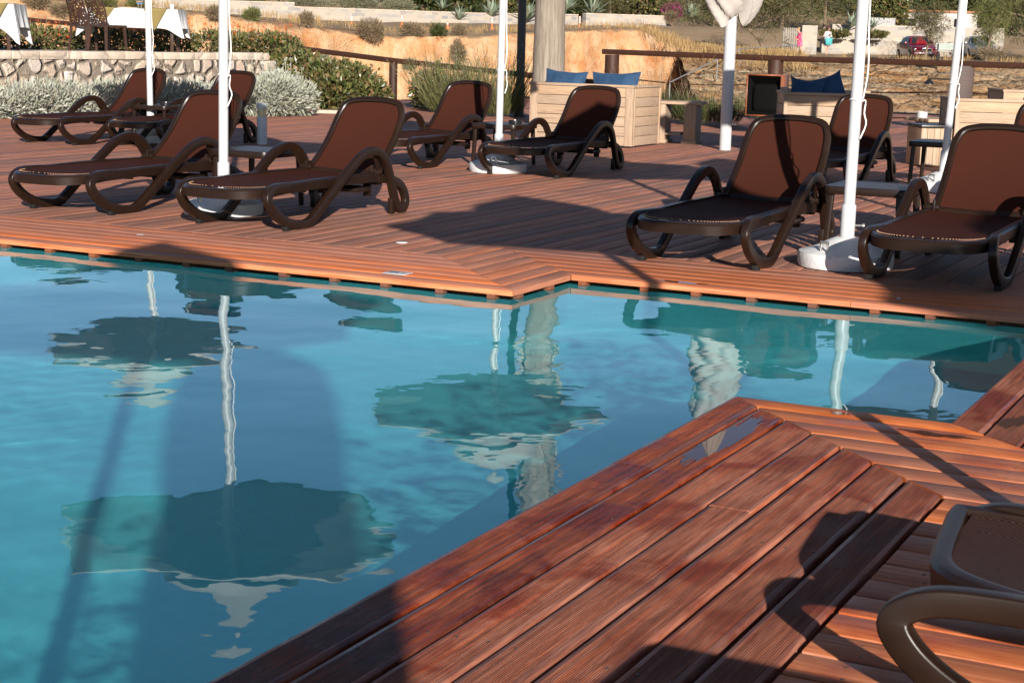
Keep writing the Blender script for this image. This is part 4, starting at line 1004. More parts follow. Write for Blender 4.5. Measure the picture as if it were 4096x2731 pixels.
# ------------------------------------------------------------------ wooden sofas, benches, cushions, loudspeaker
M['teak'] = wood('bleached teak', ((.20, .13, .082), (.36, .25, .165), (.45, .335, .24)), 'x', .9, .7, .25, .2)
M['teak_z'] = wood('bleached teak upright', ((.20, .13, .082), (.36, .25, .165), (.45, .335, .24)), 'z', .9, .7, .25, .2)
def velvet():
    t = NT('navy velvet'); v = t.coord('Object'); n = t.noise(v, 5, 4, .6); t.base(t.ramp(n, [(.3, (.009, .030, .070)), (.7, (.017, .055, .115))]), .75, .3); t.b.inputs['Sheen Weight'].default_value = .15; t.b.inputs['Sheen Roughness'].default_value = .4; t.bump(t.noise(v, 9, 3, .6, 1.5), .5, .03); return t.m
M['velvet'] = velvet()
def slat_panel(name, parent, x0, x1, z0, z1, M_, n, frame=.085, th=.04):
    m = MB(); h = (z1 - z0) / n
    for i in range(n): m.rbox((x0 + frame, -th * .35, z0 + i * h + .003), (x1 - frame, th * .5, z0 + (i + 1) * h - .003), .004, M_)
    o_ = m.build(name, M['teak'], parent)
    for a in (x0, x1 - frame): m = MB(); m.rbox((a, -th * .55, z0), (a + frame, th * .5, z1), .005, M_); m.build('upright', M['teak_z'], parent)
    return o_
def make_sofa(loc, rz, w, d, h, n, label, frame=.10):
    r = empty('wooden_sofa', loc, rz, label, 'sofa', 'bleached wooden sofas')
    I = Matrix.Identity(4); slat_panel('back_panel', r, -w / 2, w / 2, .02, h - .03, I, n, frame)
    m = MB(); m.rbox((-w / 2 - .012, -.035, h - .03), (w / 2 + .012, .04, h), .005); m.build('top_rail', M['teak'], r)
    for sx in (-1, 1):
        S = Matrix.Translation((sx * w / 2 - sx * .024, .022, 0)) @ Matrix.Rotation(sx * math.pi / 2, 4, 'Z')
        xa, xb = (0.02, d) if sx > 0 else (-d, -.02)
        slat_panel('side_panel', r, xa, xb, .02, h - .03, S, n, .03)
        m = MB(); m.rbox((xa, -.03, h - .03), (xb, .035, h), .004, S); m.build('arm_rail', M['teak'], r)
    m = MB()
    for i in range(5): m.rbox((-w / 2 + .06, .06 + i * (d - .08) / 5, .27), (w / 2 - .06, .06 + (i + 1) * (d - .08) / 5 - .008, .30), .004)
    m.build('seat', M['teak'], r); return r
make_sofa(tuple(W(-8.06, 17.68)), PSI, 1.33, .82, .72, 6, 'wooden slatted sofa with two flat blue cushions along its back')
make_sofa((3.32, 18.0, 0), -.06, .86, .8, .72, 6, 'wooden slatted sofa with two upright blue pillows', .04)
make_sofa((3.62, 19.4, 0), -.06, .95, .8, .72, 6, 'wooden sofa of which only the top rail shows behind the pillows', .05)
make_sofa((5.05, 17.3, 0), -.05, .95, .8, .72, 6, 'wooden slatted sofa near the right picture edge behind the rail post', .05)
make_sofa((6.35, 20.0, 0), -.05, 1.0, .8, .76, 6, 'wooden sofa peeping out behind the rightmost sofa', .05)
def cushion(w, h, t_, loc, rz, tilt, label, ears=.10, roll=0.0, seed=1):
    rg = random.Random(seed); n = 22; P = []
    for side in (1, -1):
        for j in range(n):
            for i in range(n):
                a, b = -1 + 2 * i / (n - 1), -1 + 2 * j / (n - 1); pinch = 1 - ears * ((1 - a * a) * abs(b) ** 6 + 0) ; pinx = 1 - ears * (1 - b * b) * abs(a) ** 6
                bul = (max(0, 1 - abs(a) ** 2.6) * max(0, 1 - abs(b) ** 2.6)) ** .55
                P.append((a * w / 2 * pinx, side * t_ / 2 * bul + .006 * math.sin(7 * a + 3 * b * side + seed), b * h / 2 * pinch))
    m = MB(); f1 = []
    N2 = n * n
    for j in range(n - 1):
        for i in range(n - 1):
            q = (j * n + i, j * n + i + 1, (j + 1) * n + i + 1, (j + 1) * n + i); f1.append(q[::-1]); f1.append(tuple(x + N2 for x in q))
    m.add(P, f1); o = m.build('cushion', M['velvet']); o.location = loc; o.rotation_euler = (tilt, roll, rz); return tag(o, label, 'cushion', 'navy blue cushions')
def Ws(u, v, z): p = W(u, v, z); return tuple(p)
cushion(.56, .50, .17, Ws(-8.40, 17.90, .625), PSI - .02, -.28, 'flat blue cushion on the sofa, nearer the palm trunk', .10, .05, 2)
cushion(.62, .50, .17, Ws(-7.74, 17.90, .625), PSI, -.28, 'flat blue cushion on the sofa, nearer the open corner', .10, -.03, 3)
cushion(.42, .44, .18, (3.16, 18.25, .66), -.3, -.25, 'upright blue pillow, the left of the pair behind the slatted sofa', .22, .12, 4)
cushion(.44, .46, .18, (3.42, 18.30, .70), .15, -.25, 'upright blue pillow, the right and taller of the pair', .22, -.30, 5)
# small bench table next to the first sofa
r = empty('wooden_bench', (2.05, 20.45, 0), -.28, 'small bleached wooden bench table right of the sofa', 'bench')
m = MB()
for i in range(5): m.rbox((-.36, -.22 + i * .09, .475), (.26, -.22 + (i + 1) * .09 - .006, .51), .004)
m.build('bench_top', M['teak'], r)
for x0 in (.02, -.36):
    m = MB(); m.rbox((x0 + .02, -.2, .03), (x0 + .17, .2, .474), .005); m.build('leg_panel', M['teak_z'], r); m = MB(); m.rbox((x0, -.22, 0), (x0 + .19, .22, .04), .005); m.build('foot', M['teak'], r)
m = MB(); m.rbox((-.30, -.18, .10), (.0, .18, .125), .004); m.build('shelf', M['teak'], r)
# table and cube stool by the right rail post
r = empty('wooden_table', (4.90, 19.0, 0), .25, 'bleached wooden table with a white ashtray near the big rail post', 'table')
m = MB()
for i in range(5): m.rbox((-.36, -.3 + i * .12, .405), (.36, -.3 + (i + 1) * .12 - .008, .44), .005)
m.build('table_top', M['teak'], r); m = MB(); m.rbox((.10, -.2, 0), (.26, .2, .404), .005); m.build('leg_panel', M['teak_z'], r); m = MB(); m.rbox((-.26, -.2, 0), (-.10, .2, .404), .005); m.build('leg_panel', M['teak_z'], r)
m = MB(); m.lathe([(.05, 0), (.06, .004), (.062, .07), (.056, .07), (.05, .02), (.01, .018)], 24); o = m.build('ashtray', M['white']); o.location = (4.62, 18.92, .4405); tag(o, 'white round ashtray standing on the bleached wooden table', 'ashtray')
r = empty('cube_stool', (4.42, 17.55, 0), .12, 'cube shaped wooden stool with a brown seat pad beside the right table', 'stool')
m = MB()
for i in range(6): m.rbox((-.21 + i * .07, -.21, .01), (-.21 + (i + 1) * .07 - .003, .21, .40), .004)
m.build('box', M['teak_z'], r); m = MB(); m.rbox((-.215, -.215, .40), (.215, .215, .435), .012); m.build('seat_pad', M['resin'], r)
# loudspeaker
M['horn'] = plain('matte black horn and mouth shade', (.004, .004, .004), .9, .05)
M['cab'] = wood('reddish brown cabinet', ((.10, .030, .015), (.20, .070, .035), (.27, .10, .05)), 'x', .7, .4, .4, .2)
r = empty('loudspeaker', (3.44, 22.9, 0), -.42, 'reddish brown horn loudspeaker box on the rail, left of the blue pillows', 'loudspeaker')
m = MB(); z0, z1, w, d = .25, .82, .25, .36; t_ = .02
m.box((-w, -.20, z0), (-w + t_, d - .2, z1)); m.box((w - t_, -.20, z0), (w, d - .2, z1)); m.box((-w + t_, -.198, z1 - t_), (w - t_, d - .2, z1 - .001)); m.box((-w + t_, -.198, z0 + .001), (w - t_, d - .2, z0 + t_)); m.box((-w + t_, d - .222, z0 + t_), (w - t_, d - .2, z1 - t_)); m.build('cabinet', M['cab'], r, sharp=None)
m = MB(); m.rbox((-.19, -.13, z0 + .045), (.19, .1, z1 - .13), .09, seg=4); m.build('horn_body', M['horn'], r)
m = MB()
P = [(-w + t_, -.19, z0 + t_), (w - t_, -.19, z0 + t_), (w - t_, -.19, z1 - t_), (-w + t_, -.19, z1 - t_), (-.15, .08, z0 + .15), (.15, .08, z0 + .15), (.15, .08, z1 - .2), (-.15, .08, z1 - .2)]
m.smooth = False; m.add(P, [(0, 4, 5, 1), (1, 5, 6, 2), (2, 6, 7, 3), (3, 7, 4, 0), (4, 7, 6, 5)]); m.build('horn_mouth', M['horn'], r, sharp=None)  # mouth painted black in place of the shade inside the box
m = MB(); m.rbox((-.05, -.05, 0), (.05, .05, z0), .01); m.rbox((-.18, -.15, 0), (.18, .15, .02), .004); m.build('stand', M['black_paint'], r)

# ------------------------------------------------------------------ depth marker, litter, deck plugs, puddles
def flat_text(txt, size, mat, name='lettering', ext=.0006):
    cu = bpy.data.curves.new('txt', 'FONT'); cu.body = txt; cu.size = size; cu.extrude = ext; cu.align_x = 'CENTER'; cu.align_y = 'CENTER'
    ob = bpy.data.objects.new('txt', cu); col.objects.link(ob); dg = bpy.context.evaluated_depsgraph_get(); me = bpy.data.meshes.new_from_object(ob.evaluated_get(dg)); bpy.data.objects.remove(ob)
    me.materials.clear(); me.materials.append(mat); o_ = bpy.data.objects.new(name, me); col.objects.link(o_); return o_
r = empty('depth_marker', tuple(W(-4.35, 7.30, .001)), PSI, 'small white depth plate on the deck edge reading 1.2 m upside down', 'depth marker')
m = MB(); m.rbox((-.065, -.05, 0), (.065, .05, .004), .002); m.build('plate', M['white'], r)
tx = flat_text('1.2m', .052, M['ink']); tx.parent = r; tx.location = (0, 0, .0045); tx.rotation_euler = (0, 0, math.pi)
m = MB(); m.lathe([(.035, 0), (.035, .004), (.02, .006)], 20)
o = m.build('deck_cap', M['grey_alu']); o.location = W(-4.99, 8.42, .001); tag(o, 'small round grey cap set in the deck boards', 'deck cap')
for i, (u, v, lab) in enumerate([(-6.42, 7.75, 'white paper scrap on the left pool border'), (-1.9, 8.02, 'white scrap on the right pool border in shade'), (-3.28, 8.75, 'white scrap under the shaded lounger'), (-7.2, 8.2, 'tiny white crumb left on the front boards')]):
    m = MB(); m.add([(-.03, -.008, .002), (.03, -.012, .003), (.022, .012, .006), (-.026, .016, .004)], [(0, 1, 2, 3)]); o = m.build('litter_scrap', M['linen'], sharp=None); o.location = W(u, v, .001); o.rotation_euler = (0, 0, i * 1.3); o.scale = (.8, .8, 1); tag(o, lab, 'litter', 'white scraps on the deck')
t = NT('puddle water'); t.base((.05, .022, .015), .015, .5); t.b.inputs['IOR'].default_value = 1.33; t.b.inputs['Alpha'].default_value = .75; M['puddle'] = t.m
def comb_puddle(u0, n, pitch, v, lv, seed):
    """water held in board grooves: one strip per groove, ragged ends"""
    rg = random.Random(seed); m = MB(); m.smooth = False; c = 0.0
    for k in range(n):
        x = -1 + 2 * (k + .5) / n; l = lv * math.sqrt(max(.05, 1 - x * x)); c = c * .6 + rg.uniform(-.03, .03) + .10 * x * .3; a, b = v - l * rg.uniform(.75, 1.1) + c, v + l * rg.uniform(.7, 1.1) + c
        m.add([(u0 + k * pitch, a, 0), (u0 + (k + 1) * pitch, a + rg.uniform(-.01, .01), 0), (u0 + (k + 1) * pitch, b + rg.uniform(-.01, .01), 0), (u0 + k * pitch, b, 0)], [(0, 1, 2, 3)])
    bm = bmesh.new(); me = bpy.data.meshes.new('tmp'); me.from_pydata(m.v, [], m.f); bm.from_mesh(me); bpy.data.meshes.remove(me); me = bpy.data.meshes.new('puddle'); bm.to_mesh(me); bm.free(); me.materials.append(M['puddle'])
    o = bpy.data.objects.new('puddle', me); col.objects.link(o); o.location = (0, 0, .0012); o.rotation_euler = (0, 0, PSI); return tag(o, kind='structure')
def puddle(u, v, lu, lv, seed, rot=0.0):
    rg = random.Random(seed); n = 46; pts = []
    for k in range(n):
        a = 2 * math.pi * k / n; q = 1 + .22 * math.sin(3 * a + rg.random()) + .16 * math.sin(7 * a + seed) + rg.uniform(-.12, .12); pts.append((lu * q * math.cos(a), lv * q * math.sin(a), 0))
    m = MB(); m.add(pts, [tuple(range(n))]); o = m.build('puddle', M['puddle'], sharp=None); p = W(u, v, .0012); o.location = p; o.rotation_euler = (0, 0, PSI + rot); return tag(o, kind='structure')
comb_puddle(-1.693, 13, .0070, 4.80, .36, 4); puddle(-1.085, 5.215, .115, .028, 7); puddle(-1.44, 5.345, .030, .022, 2); puddle(-3.0, 7.905, .13, .026, 9); comb_puddle(-.945, 12, .0070, 5.52, .10, 5)
# ------------------------------------------------------------------ far side of the cove: cliff, rocky bank, ground, hill
def interp(tab, x): a = np.array(tab, float); return np.interp(x, a[:, 0], a[:, 1])
YE = [(-60, 62), (-40, 66), (-14, 72), (-10, 75), (-6.8, 78), (-2, 80), (3, 84), (6, 87), (8.5, 89), (12, 92), (20, 92), (34, 90), (80, 86)]
ZT = [(-60, 3.6), (-30, 2.9), (-18, 2.2), (-14, 1.95), (-10, 1.55), (-7, 1.2), (-2, 1.3), (3, 1.72), (6.3, 1.85), (7.6, 1.35), (9.3, .72), (12, .52), (17, .45), (26, .45), (80, .5)]
def soil_mat():
    t = NT('orange clay cliff'); v = t.coord('Object'); n = t.noise(v, .55, 6, .6, .6); f = t.noise(t.coord('Object', (1.1, 1.1, .7)), 1.3, 7, .68, .3); sp = t.noise(v, 9, 4, .7)
    c = t.ramp(n, [(.26, (.34, .125, .045)), (.42, (.46, .21, .085)), (.56, (.50, .275, .135)), (.72, (.49, .33, .19))])
    c = t.mix(t.ramp(f, [(.42, (0, 0, 0)), (.7, (1, 1, 1))]), c, (.54, .375, .235)); c = t.mix(t.ramp(sp, [(.55, (0, 0, 0)), (.75, (.7, .7, .7))]), c, (.24, .09, .035))
    geo = t.N('ShaderNodeNewGeometry'); s_ = t.N('ShaderNodeSeparateXYZ'); t.L(geo.outputs['Normal'], s_.inputs[0]); g = t.noise(v, 1.6, 5, .7)
    k = t.math('MULTIPLY', t.ramp(s_.outputs['Z'], [(.55, (0, 0, 0)), (.85, (1, 1, 1))]), t.ramp(g, [(.4, (0, 0, 0)), (.6, (1, 1, 1))]))
    c = t.mix(k, c, (.24, .165, .095)); t.base(c, .95, .1); t.bump(t.math('ADD', f, t.math('MULTIPLY', sp, .5)), 1.0, .22); return t.m
def bank_mat():
    t = NT('layered rocky bank'); v = t.coord('Object', (.5, .5, 2.2)); n = t.noise(v, .9, 7, .68, .8); b = t.noise(t.coord('Object', (.25, .25, 4)), 1.2, 5, .7, .4); s2 = t.noise(t.coord('Object'), 3.2, 6, .72)
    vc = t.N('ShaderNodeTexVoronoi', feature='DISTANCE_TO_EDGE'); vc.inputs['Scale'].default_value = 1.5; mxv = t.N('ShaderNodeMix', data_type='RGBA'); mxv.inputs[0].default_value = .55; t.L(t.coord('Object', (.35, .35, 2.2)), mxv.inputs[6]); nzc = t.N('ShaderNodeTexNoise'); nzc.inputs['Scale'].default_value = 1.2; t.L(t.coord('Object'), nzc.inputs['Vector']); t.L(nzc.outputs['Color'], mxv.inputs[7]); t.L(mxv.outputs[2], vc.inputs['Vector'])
    c = t.ramp(n, [(.3, (.32, .145, .055)), (.45, (.46, .25, .11)), (.58, (.45, .30, .17)), (.75, (.42, .20, .08))]); c = t.mix(t.ramp(b, [(.45, (0, 0, 0)), (.65, (1, 1, 1))]), c, (.50, .40, .28))
    c = t.mix(t.ramp(s2, [(.55, (0, 0, 0)), (.72, (.8, .8, .8))]), c, (.12, .07, .036)); c = t.mix(t.ramp(vc.outputs['Distance'], [(.008, (.7, .7, .7)), (.045, (0, 0, 0))]), c, (.075, .042, .02)); t.base(c, .95, .1); t.bump(t.math('ADD', n, t.math('ADD', t.math('MULTIPLY', s2, 1.2), t.math('MULTIPLY', t.math('MINIMUM', vc.outputs['Distance'], .2), 3.0))), 1.0, .5); return t.m  # dark crack lines painted in as the shade of undercut ledges
def dirt_mat():
    t = NT('dry dirt ground'); v = t.coord('Object'); n = t.noise(v, .35, 6, .65, .4); f = t.noise(v, 5, 5, .7)
    c = t.ramp(n, [(.3, (.20, .135, .08)), (.5, (.29, .21, .13)), (.7, (.34, .255, .17))]); c = t.mix(t.math('MULTIPLY', f, .5), c, (.18, .115, .068)); t.base(c, .95, .1); t.bump(f, .6, .05); return t.m
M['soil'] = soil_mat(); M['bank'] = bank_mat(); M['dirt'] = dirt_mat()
n1 = sines(41, 18, .5, 4.5); n2 = sines(42, 24, .18, .7); n3 = sines(43, 14, 2, 11)
def face(name, x0, x1, step, steep, mat, seed):
    xs = np.arange(x0, x1 + step / 2, step); ye = interp(YE, xs); zt = interp(ZT, xs)
    T = np.concatenate([np.linspace(-1, 0, 10)[:-1], np.linspace(0, 1, 62), np.linspace(1, 2, 14)[1:]]); nx = len(xs); rows = []
    for t_ in T:
        if t_ < 0: y = ye - 3.5 * t_ * -1 * -1 * -1 if False else ye + 4.5 * (-t_); z = zt + .05 * n1(xs, y) + .02 * (-t_)
        elif t_ <= 1:
            if steep:
                g = n1(xs * 1.1, t_ * 1.2) * .45 + n2(xs, t_ * 4) * .10 * (.4 + t_) + n3(xs, t_) * .8 + np.abs(n1(xs * 2.3, t_ * .5 + 3)) * .5
                cave = np.exp(-((xs - 8.6) / 1.2) ** 2 - ((t_ - .52) / .12) ** 2) * 1.1
                y = ye - .15 - t_ * .9 - g * min(1, t_ * 5) + cave; z = zt - .22 * abs(n1(xs * 1.6, 3)) - .08 * abs(n2(xs, 3)) - t_ * 4.6
            else:
                st_ = t_ * 9 + n3(xs, 5) * .9; stp = (np.floor(st_) + np.clip((st_ - np.floor(st_)) * 3.2 - 1.1, 0, 1)) / 9
                q = np.clip(stp - n3(xs, 5) * .1, -.02, 1.1)
                y = ye - t_ * 20 - n1(xs, t_ * 9) * .8 - n2(xs, t_ * 24) * .22; z = zt - .02 - (q * .72 + t_ * .28) * 4.6 - .10 * n2(xs * .8, t_ * 15) * min(1, t_ * 6)
        else:
            y = ye - (1.6 if steep else 20) - (t_ - 1) * 30; z = zt * 0 - 4.0 - (t_ - 1) * 3 + .2 * n1(xs, t_ * 9)
        rows.append(np.stack([xs, y, z], 1))
    V = np.concatenate(rows); idx = np.arange(len(V)).reshape(len(T), nx); F = np.stack([idx[:-1, :-1], idx[1:, :-1], idx[1:, 1:], idx[:-1, 1:]], -1).reshape(-1, 4)
    o = raw_mesh(name, V, F, mat, smooth=True); return tag(o, kind='structure')
face('cliff', -60, 9.6, .16, True, M['soil'], 1)
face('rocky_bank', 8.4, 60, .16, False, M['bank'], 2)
def gz_(x, y):
    """height of the ground behind the cove"""
    x = np.asarray(x, float); y = np.asarray(y, float); e = interp(YE, x) + 4.3; z0 = interp(ZT, x) + .03
    wallb = np.where(x < 9, 2.05 + .012 * (x + 15), .62); wb_y = np.where(x < 9, 112 + .55 * (x + 15), 108)
    q = np.clip((y - e) / np.maximum(wb_y - e, 4), 0, 1); z = z0 + (np.maximum(wallb, z0) - z0) * q
    hill = np.clip(y - wb_y - 2, 0, 200); z = z + np.minimum(hill * .05, .8) + np.clip(hill - 26, 0, 200) * .17 + np.where(x > 9, np.minimum(np.clip(hill - 3, 0, 20) * .12, 1.0), 0)
    return z + n1(x, y) * .06
gx = np.concatenate([np.arange(-110, -30, 3.0), np.arange(-30, 60, .5), np.arange(60, 131, 3.0)]); gy = np.concatenate([np.linspace(0, 1, 60)])
X_, Q_ = np.meshgrid(gx, gy); Y_ = interp(YE, X_) + 4.2 + (230 - interp(YE, X_)) * Q_ ** 1.5; Z_ = gz_(X_, Y_); V = np.stack([X_, Y_, Z_], -1).reshape(-1, 3)
idx = np.arange(len(V)).reshape(X_.shape); F = np.stack([idx[:-1, :-1], idx[:-1, 1:], idx[1:, 1:], idx[1:, :-1]], -1).reshape(-1, 4)
tag(raw_mesh('far_ground', V, F, M['dirt'], smooth=True), kind='structure')
# bed of the cove between deck and cliff, reaching to the horizon on all sides
m = MB(); m.smooth = False; m.add([(-900, -300, -4.6), (900, -300, -4.6), (900, 1500, -4.6), (-900, 1500, -4.6)], [(0, 1, 2, 3)]); tag(m.build('ground', M['dirt'], sharp=None), kind='structure')
def G(x, y): return float(gz_(np.array([x]), np.array([y]))[0])

# ------------------------------------------------------------------ far walls
def wall_run(label, pts, h, th=.5, cap=True, mat='ashlar', rise=None, name='stone_wall', group='pale stone walls across the cove'):
    p0 = Vector((pts[0][0], pts[0][1], 0)); r = empty(name, tuple(p0), 0, label, 'stone wall', group)
    m = MB(); m.smooth = False
    for (a, b) in zip(pts[:-1], pts[1:]):
        d = (Vector(b[:2]) - Vector(a[:2])).normalized(); nn = Vector((-d.y, d.x)) * th
        q = [Vector(a[:2]), Vector(b[:2]), Vector(b[:2]) + nn, Vector(a[:2]) + nn]; zz = [a[2], b[2], b[2], a[2]]
        m.add([(p.x - p0.x, p.y - p0.y, z - .8) for p, z in zip(q, zz)] + [(p.x - p0.x, p.y - p0.y, z + h) for p, z in zip(q, zz)], [(0, 1, 5, 4), (1, 2, 6, 5), (2, 3, 7, 6), (3, 0, 4, 7), (4, 5, 6, 7)])
    m.build('wall_face', M[mat], r, sharp=None)
    if cap:
        m = MB()
        for (a, b) in zip(pts[:-1], pts[1:]):
            d = (Vector(b[:2]) - Vector(a[:2])).normalized(); nn = Vector((-d.y, d.x)); A = Vector(a[:2]) - nn * .03 - p0.xy; Bv = Vector(b[:2]) - nn * .03 - p0.xy; C2 = nn * (th + .06)
            q = [A, Bv, Bv + C2, A + C2]; zz = [a[2] + h, b[2] + h, b[2] + h, a[2] + h]; m.smooth = False
            m.add([(p.x, p.y, z + .003) for p, z in zip(q, zz)] + [(p.x, p.y, z + .07) for p, z in zip(q, zz)], [(0, 1, 5, 4), (1, 2, 6, 5), (2, 3, 7, 6), (3, 0, 4, 7), (4, 5, 6, 7)])
        m.build('coping', M['capstone'], r, sharp=None)
    return r
wall_run('long pale stone wall on the cliff top, the taller left stretch', [(-24.5, 105.0, 1.95), (-14.85, 110, 2.0)], 1.12)
wall_run('long pale stone wall on the cliff top, the lower middle stretch', [(-14.85, 110, 2.0), (-8, 114.6, 2.0), (-3.2, 118, 2.0), (4.3, 123.6, 2.15)], .86)
wall_run('pale stone wall on the cliff top beside the row of agaves, right of the palm', [(4.9, 124.4, 2.2), (11.2, 128, 2.2)], .93)
wall_run('low shaded stone wall right of the agave wall', [(11.4, 126.5, 1.75), (15.2, 128, 1.55)], .42, mat='ashlar', cap=False)
wall_run('low stone retaining wall with a hedge before it, behind the two walkers', [(20.3, 112, .60), (26.5, 112.5, .6), (31.5, 112, .6)], 1.05)
wall_run('upper stone retaining wall behind the lower one', [(21.5, 115, 1.9), (33.5, 115.5, 1.9)], .75)
wall_run('tall stone gate pillar left of the walker with the bag', [(18.6, 110, .6), (19.6, 110, .6)], 1.85, th=.9)
M['render_w'] = plain('white rendered wall', (.44, .395, .355), .9, .2, var=.15, scale=.8); M['sheet'] = plain('grey sheet metal', (.33, .32, .31), .6, .4, .2); M['roof_t'] = plain('terracotta edge', (.35, .16, .09), .9, .2)
def house(label, x0, x1, y, z0, z1, d, wins, seed=0):
    r = empty('house', (x0, y, z0), 0, label, 'house', 'white buildings among the trees'); m = MB(); m.smooth = False; m.box((0, 0, -1), (x1 - x0, d, z1 - z0)); m.build('wall', M['render_w'], r, sharp=None)
    m = MB(); m.rbox((-.15, -.15, z1 - z0 + .003), (x1 - x0 + .15, d + .15, z1 - z0 + .16), .03); m.build('roof', M['roof_t'], r)
    for (a, b, c_, e) in wins:
        m = MB(); m.rbox((a, -.04, b), (c_, .03, e), .01); f = m.build('window', M['render_w'], r); m = MB(); m.box((a + .06, -.05, b + .06), (c_ - .06, -.045, e - .06)); m.build('pane', M['black'], f, sharp=None)
house('white rendered house wall behind the small tree and the red car', 26.2, 32.5, 119, 2.1, 3.75, 6, [(1.2, .45, 2.0, 1.25), (4.6, .1, 5.4, 1.3)])
house('pale house glimpsed above the magenta flowers', 11.5, 15.5, 150, 6.4, 9.0, 6, [(1.0, .8, 2.0, 1.8)])
r = empty('shed_panel', (24.4, 116.8, 1.9), 0, 'grey corrugated sheet panel left of the white house wall', 'sheet panel'); m = MB(); P = []
for j in range(2):
    for i in range(61): P.append((i * .03, -.03 * math.cos(i * 1.05), j * 1.35))
m.grid(P, 61, 2); m.build('sheet', M['sheet'], r, sharp=None)
M['gate_w'] = plain('grey weathered wood', (.22, .195, .165), .85, .2)
r = empty('garden_gate', (17.4, 110.3, .6), 0, 'pale slatted gate beside the stone pillar', 'gate'); m = MB()
for i in range(8): m.rbox((i * .14, 0, .05), (i * .14 + .10, .04, 1.75), .006)
m.rbox((-.05, .041, .3), (1.15, .07, .4), .005); m.rbox((-.05, .041, 1.4), (1.15, .07, 1.5), .005); m.build('slats', M['gate_w'], r)

# ------------------------------------------------------------------ marker posts
M['orange'] = plain('orange plastic', (.62, .14, .035), .5, .4); M['white_pl'] = plain('white band', (.7, .68, .64), .5, .4)
DG = 'orange and white marker posts along the cliff top wall'
def unp(px, py, y):
    cx = (px - 2048) / 6560.0; cy = -(py - 1365.5) / 6560.0; d = Vector(_f) + Vector(_x2) * cx + Vector(_u2) * cy; k = y / d.y; return Vector((d.x * k, y, CAM_H + d.z * k))
mk = []
for i, (px, ptop, pbot, y, lab) in enumerate([(1162, 63, 93, 96, 'by the orange mesh below the taller wall'), (1406, 66, 98, 96, 'left of the big dry bush'), (1607, 63, 104, 97, 'right of the big dry bush'), (1790, 86, 110, 97, 'shortest one, right of the dark green bush'), (1968, 68, 112, 100, 'directly behind the middle parasol pole'), (2318, 66, 115, 104, 'nearest the right of the palm trunk'), (2414, 80, 112, 106, 'middle one before the agave wall'), (2584, 80, 113, 108, 'right one before the agave wall')]):
    b = unp(px, pbot, y); h = unp(px, ptop, y).z - b.z; r = empty('marker_post', tuple(b), 0, 'orange and white marker post ' + lab, 'marker post', DG)
    m = MB(); m.lathe([(.12, -.3), (.12, .02), (.05, .03), (.05, h * .96), (.03, h)], 12); m.build('post', M['orange'], r)
    for q in (.45, .65, .85)[: 3 if h > .45 else 2]: m = MB(); m.lathe([(.056, h * q), (.056, h * (q + .11))], 12, cap=False); m.build('band', M['white_pl'], r)
# ------------------------------------------------------------------ bushes on the cliff edge, grass, agaves
BG = 'dry bushes along the cliff edge'
def px_bush(name, px, py, wpx, hpx, y, n, mat, ln, label, group=BG, wr=.10, seed=1, cat='bush', nb=5, up=.5, drop=0):
    c_ = unp(px, py, y); s_ = y / 6560.0; w, h = wpx * s_ / 2, hpx * s_ / 2; rr = random.Random(seed); bl = [(c_.x, y, c_.z, w * .7, w * .6, h * .8)]
    for k in range(nb): bl.append((c_.x + rr.uniform(-.65, .65) * w, y + rr.uniform(-.4, .4) * w, c_.z + rr.uniform(-.5, .4) * h, w * rr.uniform(.3, .5), w * .4, h * rr.uniform(.35, .6)))
    return bush(name, bl, n, ln, wr, mat, label, cat, group, seed=seed, up=up, jit=.8, loc=(c_.x, y, c_.z - h), shell=.35)
for i, a in enumerate([(1490, 118, 130, 85, 77.2, 2600, 'lf_dry', 'big dry brown bush hanging over the cliff edge in the middle'), (1010, 62, 70, 50, 74, 1300, 'lf_olive', 'round olive bush on the slope below the taller wall'), (1225, 78, 50, 60, 75.5, 900, 'lf_dry', 'upright dry bush right of the orange mesh'), (1650, 125, 110, 60, 79, 1800, 'lf_dry', 'dry bush left of the dark green one on the cliff edge'), (1760, 132, 70, 66, 79.3, 1500, 'lf_dark', 'small dark green bush on the cliff edge'),
        (1840, 130, 70, 60, 80.5, 1200, 'lf_dry', 'dry bush right of the dark green one on the cliff edge'), (1835, 215, 46, 130, 79, 1500, 'lf_dry', 'hanging dry brush streak running down the cliff'), (860, 50, 90, 46, 72, 1100, 'lf_dry', 'dry bush on the slope behind the left parasol pole'), (700, 62, 110, 60, 70, 1400, 'lf_dry', 'dry brown bush on the slope above the long terrace table'), (270, 48, 150, 60, 66, 1700, 'lf_dry', 'wide dry bush on the slope above the left tables'), (560, 22, 120, 50, 72, 1400, 'lf_olive', 'olive bush above the perforated chair'), (150, 12, 130, 40, 70, 1200, 'lf_dry', 'dry bush at the upper left corner'), (420, 10, 120, 50, 71, 1200, 'lf_olive', 'olive bush left of the left parasol pole top'),
        (1640, 262, 60, 40, 70, 800, 'lf_scrub', 'grey green bush low on the cliff behind the rail post'), (1300, 245, 60, 40, 66, 700, 'lf_scrub', 'grey green bush low on the cliff left of the rail post')]):
    px_bush('cliff_bush', *a[:5], a[5], M[a[6]], .24, a[7], seed=200 + i)
